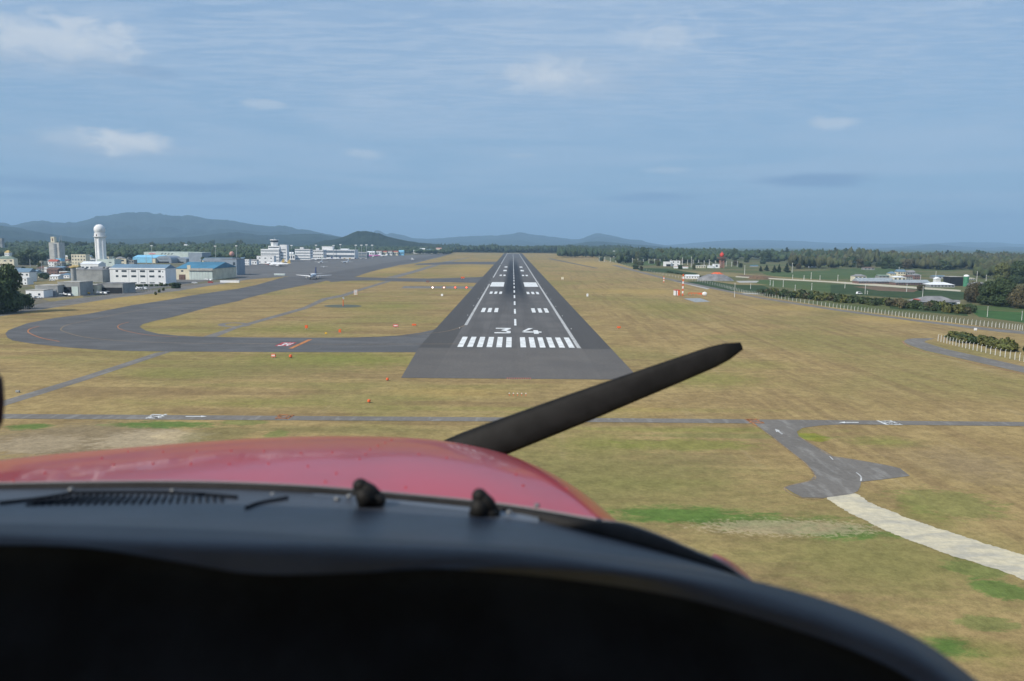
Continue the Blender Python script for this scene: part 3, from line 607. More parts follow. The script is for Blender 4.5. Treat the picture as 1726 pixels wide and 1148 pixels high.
def crown_mesh(name, seed, kind, n=1500, leaf=.085):
    r = np.random.default_rng(seed); P = []
    if kind == 'broad':
        lob = [(np.array([0, 0, .62]), np.array([.34, .34, .30]))]+[(np.array([math.cos(a)*r.uniform(.15, .34), math.sin(a)*r.uniform(.15, .34), r.uniform(.38, .80)]), r.uniform(.13, .25)*np.ones(3)) for a in r.uniform(0, 6.28, 11)]+[(np.array([math.cos(a)*.22, math.sin(a)*.22, .22]), r.uniform(.16, .24)*np.ones(3)) for a in np.arange(0, 6.2, 1.05)]
    elif kind == 'conifer':
        lob = []
        for i in range(14):
            u = i/13; rr = .20*(1-u)+.02; a = r.uniform(0, 6.28); lob.append((np.array([math.cos(a)*rr*.4, math.sin(a)*rr*.4, .12+.84*u]), np.array([rr*1.1, rr*1.1, .08])))
    else:
        lob = [(np.array([math.cos(a)*r.uniform(0, .55), math.sin(a)*r.uniform(0, .55), r.uniform(.2, .62)]), r.uniform(.22, .42)*np.ones(3)) for a in r.uniform(0, 6.28, 9)]
    wts = np.array([l[1].prod()**.66 for l in lob]); wts /= wts.sum()
    which = r.choice(len(lob), n, p=wts); d = r.normal(size=(n, 3)); d /= np.linalg.norm(d, axis=1)[:, None]
    rad = r.uniform(.55, 1.08, (n, 1)); c_ = np.array([lob[i][0] for i in which]); s_ = np.array([lob[i][1] for i in which])
    P = c_+d*rad*s_; P[:, 2] = np.maximum(P[:, 2], .03)
    nrm = d+r.normal(scale=.5, size=(n, 3)); nrm /= np.linalg.norm(nrm, axis=1)[:, None]
    a = np.cross(nrm, r.normal(size=(n, 3))); a /= np.linalg.norm(a, axis=1)[:, None]; b = np.cross(nrm, a)
    sz = leaf*r.uniform(.5, 1.3, (n, 1)); V = np.stack([P-a*sz-b*sz*.7, P+a*sz-b*sz*.5, P+a*sz*.8+b*sz, P-a*sz*.7+b*sz*.8], 1).reshape(-1, 3)
    return np_mesh(name, V, np.arange(n*4).reshape(n, 4))
TREE = {}
def tree_proto(kind, v_, matn, n, leaf):
    cr = crown_mesh('crown', v_*13+len(kind), kind, n, leaf)
    tm = MB(); tm.tube([(0, 0, 0), (.01, 0, .3), (0, .01, .6), (0, 0, .8)], [.035, .026, .016, .006], 7)
    if kind != 'shrub':
        for k in range(5):
            a = k*1.3+v_; tm.tube([(0, 0, .28+.07*k), (math.cos(a)*.12, math.sin(a)*.12, .42+.08*k), (math.cos(a)*.24, math.sin(a)*.24, .52+.08*k)], [.014, .009, .004], 5)
    cr.materials.append(M[matn]); t_ = tm.me('trunk'); t_.materials.append(M['bark']); return cr, t_
for nm, kind, mt, n, lf in (('oak', 'broad', 'leaf', 1700, .050), ('oakb', 'broad', 'leaf', 1700, .050), ('olive', 'broad', 'leaf2', 1700, .050), ('brown', 'broad', 'leaf3', 1500, .050), ('conifer', 'conifer', 'conif', 1300, .035), ('shrub', 'shrub', 'shrub', 900, .11), ('shrubd', 'shrub', 'leaf', 900, .11), ('shrubb', 'shrub', 'leaf3', 900, .11), ('big', 'broad', 'leaf', 9000, .024), ('bigo', 'broad', 'leaf2', 7000, .026), ('bigb', 'broad', 'leaf3', 7000, .026)):
    TREE[nm] = tree_proto(kind, len(TREE)+1, mt, n, lf)
def tree(px, yb, hpx, wpx, kind, label, group=None, name=None):
    o = G(px, yb); d = o.y; h = hpx*d/F; wd = wpx*d/F
    sh = kind.startswith('shrub')
    t_ = thing(name or ('shrub' if sh else 'conifer_tree' if kind == 'conifer' else 'broadleaf_tree'), label, 'shrub' if sh else 'tree', o, random.uniform(0, 6.28), group)
    cr, tk = TREE[kind]
    base_w = {'conifer': .45, 'shrub': 1.5, 'shrubd': 1.5, 'shrubb': 1.5}.get(kind, 1.0)
    for nm_, me_ in (('crown', cr), ('trunk', tk)):
        c_ = link(nm_, me_, None, t_); c_.scale = (wd/base_w, wd/base_w, h*(1.12 if kind != 'conifer' else 1.0))
    return t_
# left
tree(12, 527, 78, 66, 'big', 'large dark evergreen tree at the left edge beside the perimeter fence')
tree(-30, 530, 60, 80, 'big', 'dark tree cut off by the left edge of the picture')
tree(40, 521, 26, 34, 'oakb', 'low dark bushy tree at the right foot of the large evergreen')
for i, (px, yb, h, w_) in enumerate([(28, 446, 16, 22), (42, 447, 20, 24), (56, 447, 19, 24), (70, 446, 17, 20), (50, 444, 22, 22)]):
    tree(px, yb, h, w_, 'oak', 'dark round tree in the clump left of the tall apartment block', 'dark trees in the clump left of the apartment block')
tree(176, 462, 12, 8, 'conifer', 'dark narrow tree in front of the grey silo building')
tree(297, 486, 9, 18, 'oak', 'dark bush at the right corner of the white three storey hangar office')
for i in range(9): tree(222+i*8.2, 483.5-i*.2, 3.4+random.random()*1.6, 8, random.choice(['shrub', 'shrubd']), 'low shrub along the foot of the white hangar office', 'shrubs at the foot of the white hangar office')
tree(76, 468, 8, 22, 'shrubd', 'low dark shrub beside the blue roofed houses'); tree(66, 466, 7, 16, 'oak', 'small dark tree behind the blue roofed white house')
for i in range(10): tree(345+i*9.5, 446-random.random()*4, 9+random.random()*3, 14, 'oakb', 'dark tree in the grove between hangars and control tower', 'trees between the hangars and the control tower')
for i in range(7): tree(120+i*7, 436+random.random()*4, 10, 12, 'oak', 'dark tree at the foot of the radar dome tower', 'trees at the foot of the radar dome tower')
for px, yb in ((263, 497), (268, 493), (275, 490)): tree(px, yb, 5, 5, 'shrub', 'small olive shrub by the service road below the white hangar office', 'olive shrubs by the service road')
# right
for px, yb, h, w_ in ((1282, 457.5, 9, 6), (1292, 457, 10, 8), (1305, 459.5, 12, 8), (1313, 459.5, 14, 7), (1326, 459.5, 16, 9)):
    tree(px, yb, h, w_, 'conifer', 'dark conifer of the row standing alone in the green fields', 'conifers standing in the green fields')
for px, yb, h, w_, k, lb in ((1433, 450, 17, 20, 'oak', 'dark round tree at the left end of the wood behind the farm'), (1497, 452, 19, 22, 'oak', 'tall dark round tree above the farmhouse roofs'), (1560, 453, 14, 26, 'olive', 'olive tree behind the long shed'),
                         (1590, 455, 16, 26, 'oakb', 'dark tree behind the white roofed barn'), (1689, 476, 32, 30, 'bigo', 'tall dark tree behind the right hand grove'), (1716, 478, 36, 34, 'big', 'tallest dark tree at the right edge'),
                         (1640, 510, 34, 36, 'bigb', 'brownish tree at the left end of the right hand grove'), (1666, 514, 38, 44, 'big', 'dark rounded tree in the middle of the right hand grove'), (1692, 517, 46, 46, 'big', 'largest dark tree of the right hand grove'), (1720, 520, 40, 40, 'bigb', 'brown tinted tree at the right end of the grove'),
                         (1750, 520, 50, 50, 'oak', 'dark tree beyond the right edge of the grove'), (1552, 490, 10, 14, 'brown', 'small brown tree beside the pale farm road'), (1455, 451, 12, 16, 'olive', 'olive tree near the left end of the farm wood'), (1536, 452, 14, 20, 'brown', 'brownish tree behind the farmhouses'), (1072, 454, 7, 12, 'oak', 'small dark tree beside the far right fence bend'), (1081, 455, 6, 6, 'brown', 'small reddish tree beside the far right fence bend'), (1248, 451, 7, 8, 'oak', 'dark small tree right of the red dome tower'), (1013, 440, 6, 10, 'oak', 'small dark tree near the far fence')):
    tree(px, yb, h, w_, k, lb)
for i in range(26):
    px = 1400+i*13+random.uniform(-5, 5); tree(px, 450+random.uniform(-3, 3)+(px-1400)*.012, random.uniform(8, 15), random.uniform(12, 20), random.choice(['oak', 'olive', 'oakb', 'brown']), 'tree in the mixed wood behind the farm buildings', 'trees of the mixed wood behind the farm')
for i in range(84):                          # belt behind the right fence
    u = i/83; px = 1284+u*352; yb = 497+u*36.5+random.uniform(-4, .5)-u*3; k = random.choice(['shrubd', 'shrubd', 'shrub', 'shrubb', 'shrubd'])
    tree(px+random.uniform(-3, 3), yb, random.uniform(6, 11)+u*5, random.uniform(12, 22), k, {'shrubd': 'dark green shrub', 'shrub': 'yellow green shrub', 'shrubb': 'brownish shrub'}[k]+' in the hedge behind the right fence', {'shrubd': 'dark green hedge shrubs', 'shrub': 'yellow green hedge shrubs', 'shrubb': 'brownish hedge shrubs'}[k])
for i in range(26):
    u = random.random(); px = 1600+u*150; yb = 571+u*17+random.uniform(-5, 3)+(px-1600)*.08
    k = random.choice(['shrub', 'shrubd', 'shrub']); tree(px, yb, random.uniform(9, 18)*(.7+.6*u), random.uniform(18, 34), k, {'shrubd': 'dark green shrub', 'shrub': 'yellow green shrub'}[k]+' behind the white posts at the right edge', {'shrubd': 'dark shrubs behind the white posts', 'shrub': 'yellow green shrubs behind the white posts'}[k])
for i in range(14): tree(1125+i*4.6+random.uniform(-1, 1), 459.5+i*.7, 3, 6, 'shrubd', 'small dark shrub in the hedge by the dark green field', 'shrubs of the field hedge')

# ---------------------------------------------------------------- buildings
UNITW = MB().box(-.5, .5, -.06, 0, 0, 1).me('window'); UNITW.materials.append(M['glass'])
def win(par, x, y, z, w_, h, side=False, m=None):
    o = bpy.data.objects.new('window', UNITW); col.objects.link(o); o.parent = par
    o.location = (x, y, z); o.scale = (w_, 1, h)
    if side: o.rotation_euler = (0, 0, math.pi/2)
    return o
def place(pl, pr, yb, yt):
    a = G(pl, yb+(0)); pm = (pl+pr)/2; d = G(pm, yb).y
    x0 = C(pl, yb, d).x; x1 = C(pr, yb, d).x; z = C(pm, yt, d).z
    return x0, x1, d, max(z, 2.0)
def bld(name, label, pl, pr, yb, yt, dep, wall, roof='flat', roofm='greyr', fl=0, nc=0, side=0, cat='building', ww=.6, wh=.45, group=None, band_=False, eave=.4, rise=None, door=None, rz=0, nopar=False):
    x0, x1, d, h = place(pl, pr, yb, yt); W = x1-x0
    t_ = thing(name, label, cat, ((x0+x1)/2, d, 0), R(rz), group)
    rs = rise if rise is not None else (h*.28 if roof in ('gable', 'gabley', 'hip') else .5)
    wh_ = h-rs
    MB().box(-W/2, W/2, 0, dep, 0, wh_).build('wall', M[wall], t_)
    if roof == 'flat':
        rb = MB().box(-W/2-.15, W/2+.15, -.15, dep+.15, wh_, wh_+.35)
        if not nopar: rb.box(-W/2-.15, W/2+.15, -.15, .25, wh_+.352, h); rb.box(W/2-.25, W/2+.15, .252, dep+.15, wh_+.352, h)
        rb.build('roof', M[roofm], t_)
    elif roof == 'gable':                   # ridge runs left to right
        MB().prismx([(-eave, wh_), (dep+eave, wh_), (dep/2, h)], -W/2-eave, W/2+eave).build('roof', M[roofm], t_)
    elif roof == 'gabley':                  # ridge runs away from the viewer
        MB().prism([(-W/2-eave, wh_), (W/2+eave, wh_), (0, h)], -eave, dep+eave).build('roof', M[roofm], t_)
    elif roof == 'hip':
        MB().add([(-W/2-eave, -eave, wh_), (W/2+eave, -eave, wh_), (W/2+eave, dep+eave, wh_), (-W/2-eave, dep+eave, wh_), (-W*.22, dep/2, h), (W*.22, dep/2, h)], [(3, 2, 1, 0), (0, 1, 5, 4), (1, 2, 5), (2, 3, 4, 5), (3, 0, 4)]).build('roof', M[roofm], t_)
    elif roof == 'shed':
        MB().prismx([(-eave, wh_), (dep+eave, wh_), (dep+eave, h)], -W/2-eave, W/2+eave).build('roof', M[roofm], t_)
    elif roof == 'arch':
        pts = [(W/2*math.cos(a), wh_+rs*math.sin(a)) for a in np.linspace(0, math.pi, 13)]
        MB().prism(pts, -.2, dep).build('roof', M[roofm], t_)
    GB = M['glass_pale'] if band_ else None
    if fl:
        fh = wh_/fl
        for j in range(fl):
            if band_: MB().box(-W/2+.6, W/2-.6, -.10, 0, j*fh+fh*.32, j*fh+fh*(.32+wh)).build('window', GB, t_)
            else:
                for i in range(nc): win(t_, -W/2+W*(i+.5)/nc, 0, j*fh+fh*.3, W/nc*ww, fh*wh)
            if side:
                if band_: MB().box(W/2, W/2+.10, .8, dep-.8, j*fh+fh*.32, j*fh+fh*(.32+wh)).build('window', GB, t_)
                else:
                    for i in range(side): win(t_, W/2, dep*(i+.5)/side, j*fh+fh*.3, dep/side*ww, fh*wh, True)
    if door:
        MB().box(-W/2+W*door[0], -W/2+W*door[1], -.12, 0, 0.02, wh_*door[2]).build('door', M[door[3]], t_)
    t_['h'] = h; return t_, W, h, dep
# white three-storey hangar office
t_, W, h, dp = bld('hangar_office', 'white three storey office block with slate blue roof, nearest large building on the left', 186, 279.6, 478.5, 446, 21, 'wall_w', 'gable', 'slate', rise=3.4, eave=.2)
fh = (h-3.4)/3
for j in range(3):
    for i, (u, ww_) in enumerate(((.13, .045), (.26, .09), (.43, .09), (.59, .09), (.755, .09), (.895, .045))): win(t_, -W/2+W*u, 0, j*fh+fh*(.30 if j else .12), W*ww_, fh*(.38 if j else .2))
    if j: win(t_, W/2-2.2, 0, j*fh+fh*.3, .8, 1.0)
MB().box(-W/2-.2, W/2+.2, -.45, -.002, h-3.9, h-2.9).build('eave_band', M['wall_w'], t_)
for u in (.34, .51, .67): MB().box(-W/2+W*u, -W/2+W*u+.15, -.12, 0, 0, h-3.95).build('downpipe', M['steel'], t_)
t_.rotation_euler = (0, 0, 0)
# teal-roofed hangar behind
t_, W, h, dp = bld('hangar', 'long hangar with bright teal metal roof behind the white office block', 297, 360, 471.5, 443, 62, 'wall_c', 'gable', 'teal', rise=5.5, eave=.5)
win(t_, -W/2+W*.17, 0, h*.46, W*.06, 1.6)
MB().box(-W/2+W*.08, -W/2+W*.25, -.2, 0, 0, h*.30).build('entrance', M['brown'], t_)
MB().box(-W/2+W*.37, W/2-.5, -1.2, -.002, 0, h*.50).build('hangar_door', M['wall_gn'], t_)
MB().box(-W/2+W*.365, W/2+.3, -2.2, -1.202, h*.54, h*.68).build('door_rail', M['conc'], t_)
MB().box(-W/2+W*.33, -W/2+W*.42, -2.3, -1.203, h*.60, h*.86).build('signboard', M['wall_c'], t_)
for k in range(7): MB().box(-W/2+W*(.42+.075*k), -W/2+W*(.42+.075*k)+.25, -1.32, -1.201, 0, h*.5).build('door_rib', M['steel'], t_)
bld('store_building', 'narrow white annex between the teal roofed hangar and the grey hall', 367.5, 374.5, 464, 442, 14, 'wall_w', fl=2, nc=1, ww=.5)
t_, W, h, dp = bld('cargo_hall', 'blue grey flat roofed hall facing the apron, with dark upper window', 374.6, 399.5, 464, 436.5, 26, 'wall_b', 'flat', 'greyr', side=0)
win(t_, W*.33, 0, h*.62, W*.16, h*.18); win(t_, W*.3, 0, h*.25, W*.12, h*.2); MB().box(-W*.42, W*.15, -.12, 0, h*.22, h*.38).build('panel', M['wall_g'], t_)
bld('terminal_shed', 'long low blue grey shed with rooftop plant behind the grey cargo hall', 345, 392, 450, 434.5, 30, 'wall_b', 'flat', 'slate', fl=1, nc=9, wh=.3)
# blue clad hall and arched hangar
bld('blue_hall', 'sky blue clad hall with pale blue roof left of the arched grey hangar', 224, 271, 443, 430.2, 40, 'sky_b', 'gable', 'sky_b', rise=4)
MB_ = bld('white_block', 'small white block at the left end of the sky blue hall', 176, 184, 446, 432, 10, 'wall_c', fl=2, nc=1)
t_, W, h, dp = bld('arched_hangar', 'grey arched hangar with black doorway beside the sky blue hall', 262.5, 289, 443.5, 431.2, 40, 'wall_b', 'arch', 'wall_b', rise=6)
MB().box(-W*.34, W*.34, -.3, 0, 0, h*.22).build('door', M['wall_dk'], t_); MB().box(-W*.3, W*.3, -.5, -.21, h*.55, h*.62).build('brace', M['greyr'], t_)  # near-black sheet paints the shaded doorway, no leaf there
bld('white_block', 'white pillar block between the two grey arched hangars', 257, 262, 443.5, 435.5, 8, 'wall_c'); bld('white_block', 'white stair block right of the arched hangar', 292.5, 296.5, 439.5, 433, 8, 'wall_w')
t_, W, h, dp = bld('arched_hangar', 'low grey arched hangar right of the larger arched one', 291, 314, 443, 434, 40, 'wall_b', 'arch', 'wall_b', rise=3)
MB().box(-W*.3, W*.3, -.3, 0, 0, h*.2).build('door', M['wall_dk'], t_)  # dark sheet coloured as the unlit inside of the arch
t_, W, h, dp = bld('large_hangar', 'large hangar with pale sign wall bearing a pink oval and dark lettering', 243, 318, 440, 424.8, 60, 'wall_gn', 'flat', 'wall_gn', nopar=True)
sg = MB().sphere((-W*.31, -.3, h*.80), (W*.085, .25, h*.075)).build('emblem', mat('pink emblem', (.72, .30, .34), .6), t_)
for k in range(4):
    x = -W*.12+k*W*.075; MB().prism([(x, h*.74), (x+W*.025, h*.74), (x+W*.055, h*.86), (x+W*.03, h*.86)], -.3, 0).build('letter', M['wall_dk'], t_)
t_, W, h, dp = bld('grey_hangar', 'dark fronted grey hangar at the right end of the large pale hangar', 319, 341, 444, 425.5, 40, 'wall_b', 'flat', 'wall_gn', nopar=True)
MB().box(-W*.44, W*.44, -.3, 0, 0, h*.62).build('door', M['wall_b'], t_)
bld('cream_block', 'cream block with pale blue roof right of the dark fronted grey hangar', 341, 353, 446, 436, 14, 'wall_c', 'gable', 'slate', fl=2, nc=1)
bld('hotel', 'wide white building with three window bands, behind the large hangar', 270.5, 297, 427, 416.8, 18, 'wall_w', fl=3, band_=True, side=1, wh=.4)
t_, W, h, dp = bld('hotel', 'wide blue grey building with striped window bands and rooftop tower', 298, 330, 427, 415.6, 22, 'frame', 'flat', 'wall_w', fl=4, band_=True, wh=.45)
MB().box(-W*.13, W*.02, 4, 10, h+.01, h+7).build('roof_tower', M['wall_w'], t_); MB().box(W*.08, W*.14, 4, 8, h+.01, h+4).build('roof_tower', M['wall_w'], t_)
bld('school_block', 'long white two storey block with green eaves left of the mast', 201, 221, 429, 419, 12, 'wall_w', 'flat', 'greenr', fl=2, nc=8, ww=.6); bld('school_block', 'long grey two storey block with green roof edge right of its twin', 223, 247, 429.5, 419.2, 12, 'wall_g', 'flat', 'greenr', fl=2, nc=8, ww=.6)
bld('white_shed', 'stepped white shed behind the sky blue hall', 205, 222, 437, 429, 14, 'wall_w', 'shed', 'whiter'); bld('white_shed', 'low white shed with pale roof beside the sky blue hall', 216, 238, 434, 427, 14, 'wall_w', 'gable', 'whiter')
# low hangars lower left
t_, W, h, dp = bld('small_hangar', 'low grey concrete hangar with open dark bay, behind the parked light aircraft', 98.5, 135.5, 498.5, 475, 16, 'wall_g', 'flat', 'conc')
MB().box(-W*.47, W*.12, -.25, 0, 0, h*.62).build('door', M['wall_dk'], t_); MB().box(W*.13, W*.42, -.3, 0, 0, h*.66).build('sliding_door', M['wall_gn'], t_)  # dark sheet paints the shade of the open bay beside the sliding door
t_, W, h, dp = bld('small_hangar', 'low grey shed joined to the left of the open hangar, with two grey shutters', 60, 98, 499.5, 480.5, 14, 'wall_g', 'flat', 'conc')
MB().box(-W*.1, W*.44, -.25, 0, 0, h*.62).build('shutter', M['frame'], t_)
bld('annex', 'small white annex at the left end of the low hangars', 44, 74, 501.5, 488.5, 10, 'wall_w', 'flat', 'conc', fl=1, nc=2, ww=.25, wh=.3)
bld('club_house', 'cream club house with one small window between the low hangars', 137, 164.5, 495.5, 479.5, 12, 'wall_c', 'flat', 'conc', fl=1, nc=2, ww=.18, wh=.25)
t_, W, h, dp = bld('small_hangar', 'low concrete hangar with wide black opening, right of the cream club house', 165, 207.5, 494.8, 477.5, 18, 'wall_g', 'flat', 'greyr')
MB().box(-W*.47, W*.47, -.25, 0, 0, h*.58).build('door', M['wall_dk'], t_)  # flat dark sheet in place of the shade inside the open hangar
bld('concrete_works', 'bare grey concrete hall with weathered wall behind the low hangars', 129, 173.5, 476, 454.5, 24, 'wall_g', 'flat', 'greyr')
t_ = thing('silo', 'slim grey silo tower at the left end of the concrete hall', 'silo', G(125, 478)); MB().tube([(0, 0, 0), (0, 0, 13.5)], 2.1, 16).build('shaft', M['wall_g'], t_, smooth=False); MB().tube([(0, 0, 13.5), (0, 0, 14.3), (0, 0, 14.9)], [3.0, 3.0, .6], 16).build('cap', M['gold'], t_)
bld('stone_shed', 'grey shed with grey gable roof on top of the slope behind the concrete hall', 153, 178, 462, 449.5, 14, 'wall_g', 'gable', 'greyr', side=0)
bld('depot', 'long white depot with low roof in front of the radar tower', 136, 166, 455, 441, 18, 'wall_w', 'gable', 'whiter', fl=1, nc=4, wh=.25); bld('depot', 'pale green depot right of the radar tower foot', 165, 193.5, 453, 437, 18, 'wall_gn', 'flat', 'wall_gn', fl=2, nc=2, ww=.3, wh=.2)
bld('depot', 'white depot with stair tower left of the radar tower foot', 147, 160, 446, 436, 12, 'wall_w', 'flat', 'whiter'); bld('workshop', 'white workshop with dark strip window below the radar tower', 178, 202, 461, 449.5, 12, 'wall_c', 'shed', 'greyr', fl=1, nc=3)
bld('cream_block', 'cream three storey block with small square windows right of the tall apartment block', 121, 145, 446.5, 428.7, 12, 'wall_c', 'flat', 'wall_c', fl=3, nc=5, ww=.45, wh=.4)
bld('white_block', 'white two storey block with one window behind the slate roofed office', 201, 213, 449, 435.5, 10, 'wall_c', fl=2, nc=1, ww=.4)
bld('grey_block', 'grey low block beside the white two storey block', 213, 226, 449, 438, 10, 'wall_g', fl=2, nc=3, ww=.6)
# apartment tower
t_, W, h, dp = bld('apartment_tower', 'tall eleven storey apartment block with balconies and stair turret', 84, 101, 441, 408.6, 17, 'wall_p', 'flat', 'wall_p', nopar=True)
for j in range(10): MB().box(-W*.02, W*.24, -1.3, 0, h*(.06+j*.092), h*(.06+j*.092)+1.2).build('balcony', M['wall_b'], t_)
MB().box(-W*.30, W*.06, .5, 7, h+.01, h+9.5).build('stair_turret', M['wall_c'], t_); MB().box(-W*.16, -W*.06, .3, .498, h+2, h+7).build('window', M['brown'], t_)
MB().tube([(W*.5, 8, h), (W*.5, 8, h+12)], .25, 6).build('antenna', M['steel'], t_); MB().tube([(W*.35, 8, h), (W*.35, 8, h+9)], .25, 6).build('antenna', M['steel'], t_)
# radar dome tower
o = G(171.5, 452); d = o.y; s = d/F
t_ = thing('radar_tower', 'slender white radar tower topped with a round white dome', 'tower', o)
zt = lambda y: C(171, y, d).z
MB().tube([(0, 0, 0), (0, 0, zt(399.5))], 7.2*s, 20).build('shaft', M['wall_w'], t_)
for k in range(8):
    a = k*math.pi/4+.2; MB().tube([(math.cos(a)*7.3*s, math.sin(a)*7.3*s, 0), (math.cos(a)*7.3*s, math.sin(a)*7.3*s, zt(400))], 1.3*s, 6).build('rib', M['wall_w'], t_)
MB().tube([(0, 0, zt(400.5)), (0, 0, zt(399.2)), (0, 0, zt(398.8))], [8*s, 10.4*s, 10.4*s], 24).build('gallery', M['wall_w'], t_); MB().tube([(0, 0, zt(398.8)), (0, 0, zt(392.5))], 8.4*s, 24).build('drum', M['wall_w'], t_)
rl = MB()
for k in range(24):
    a = k*math.pi/12; rl.tube([(math.cos(a)*10.2*s, math.sin(a)*10.2*s, zt(398.8)), (math.cos(a)*10.2*s, math.sin(a)*10.2*s, zt(397.2))], .12, 4)
rl.build('railing', M['steel'], t_)
MB().sphere((0, 0, zt(387)), 8.7*s, 28, 18).build('dome', M['wall_w'], t_, smooth=True); MB().box(-2*s, -.6*s, -8.6*s, -8.2*s, zt(398), zt(395)).build('door', M['brown'], t_)
# control tower
t_, W, h, dp = bld('control_tower', 'white stepped control tower building with dark glazed cab on top', 440, 470.5, 441, 419.8, 26, 'wall_w', 'flat', 'wall_w', fl=4, band_=True, side=1, nopar=True, wh=.3)
hh = lambda y: C(460, y, G(455, 441).y).z
MB().box(-W*.12, W*.5, 4, 20, h+.01, hh(414.5)).build('penthouse', M['wall_w'], t_); MB().box(-W*.10, W*.48, 3.9, 3.998, hh(418), hh(416.3)).build('window', M['glass'], t_)
sc_ = G(455, 441).y/F
MB().tube([(W*.16, 12, hh(414.5)), (W*.16, 12, hh(410.8)), (W*.16, 12, hh(408.5))], [5.6*sc_, 6.0*sc_, 6.6*sc_], 8).build('cab_base', M['wall_w'], t_)
MB().tube([(W*.16, 12, hh(408.5)), (W*.16, 12, hh(405.0))], [6.4*sc_, 7.0*sc_], 8).build('cab_glass', M['glass'], t_); MB().tube([(W*.16, 12, hh(405.0)), (W*.16, 12, hh(403.8))], [7.6*sc_, 7.0*sc_], 8).build('cab_roof', M['wall_w'], t_)
MB().tube([(W*.16, 12, hh(403.8)), (W*.16, 12, hh(400))], .3, 6).build('antenna', M['steel'], t_)
MB().box(W*.5+.01, W*.5+12*sc_, 6, 20, 0, hh(412.5)).build('stair_slab', M['wall_w'], t_)
for j in range(4): MB().box(W*.5+1, W*.5+10*sc_, 5.9, 5.998, hh(437-j*5), hh(434.6-j*5)).build('window', M['frame'], t_)
bld('tower_annex', 'low pale annex in front of the control tower', 433, 462, 444.5, 431, 12, 'wall_w', fl=2, nc=3, ww=.3, wh=.25)
# terminal row
bld('terminal_wing', 'white four storey terminal wing with window bands and roof box', 497.5, 523, 438, 419.5, 22, 'wall_w', fl=4, band_=True, side=1, wh=.35); bld('roof_box', 'white lift house standing behind the white terminal wing', 506, 512, 437.6, 416.5, 6, 'wall_w')
bld('terminal_wing', 'white three storey block right of the taller terminal wing', 524, 545, 437, 421, 30, 'wall_w', fl=3, nc=6, side=3); bld('terminal_wing', 'small white stair head block above the terminal roof', 533, 538, 436.8, 418, 8, 'wall_w')
bld('terminal', 'long pale passenger terminal with glazed front on the far apron', 545, 598, 436, 421, 40, 'wall_w', 'flat', 'whiter', fl=2, band_=True, wh=.55, nopar=True); bld('terminal_wing', 'white plant block on the roof line of the passenger terminal', 543, 561, 435.8, 415, 16, 'wall_w', side=1)
bld('terminal_wing', 'white roof hall above the middle of the terminal', 574, 587, 435.8, 419.2, 18, 'wall_w', 'gable', 'whiter', rise=2); bld('terminal_annex', 'lower glazed extension at the right end of the terminal', 598, 618, 435, 425, 30, 'wall_g', 'flat', 'whiter', fl=2, band_=True, nopar=True, wh=.5); bld('terminal_annex', 'low white canopy building beside the control tower', 486, 497, 438, 429, 20, 'wall_w', 'flat', 'wall_gn', fl=1, nc=3)
for i, (a, b, yt, wm, rm, lb) in enumerate(((619, 631, 423.5, 'wall_w', 'whiter', 'white low cargo shed right of the terminal'), (634, 643, 421.8, 'wall_w', 'brown', 'white shed with brown roof behind the pink airliner'), (644, 652, 423, 'wall_c', 'redr', 'cream shed with red roof behind the pink airliner tail'), (653, 661, 422.2, 'wall_w', 'brown', 'white shed with brown roof in the distant coloured row'), (662, 671, 423, 'wall_c', 'redr', 'cream shed with red roof next to the bright blue shed'), (672, 680.5, 421.8, 'sky_b', 'sky_b', 'bright blue shed at the right end of the row'), (697, 705, 421.5, 'wall_w', 'whiter', 'far white house left of the distant white group'), (706, 716, 418.5, 'wall_w', 'whiter', 'far tall white house in the distant white group'), (717, 731, 420, 'wall_w', 'slate', 'far wide white house with slate roof'), (735, 744, 417.8, 'wall_c', 'pinkr', 'far house with pink roof near the runway end'), (747, 753, 421.4, 'wall_w', 'whiter', 'far small white hut right of the pink roofed house'))):
    if rm == 'pinkr': mat('pinkr', (.6, .33, .3)); M['pinkr'] = MATS['pinkr']
    bld('far_shed', lb, a, b, 430.5-(i > 5)*3.2-(i > 8)*.5, yt, 16, wm, 'gable', rm, fl=1, nc=3, rise=3)
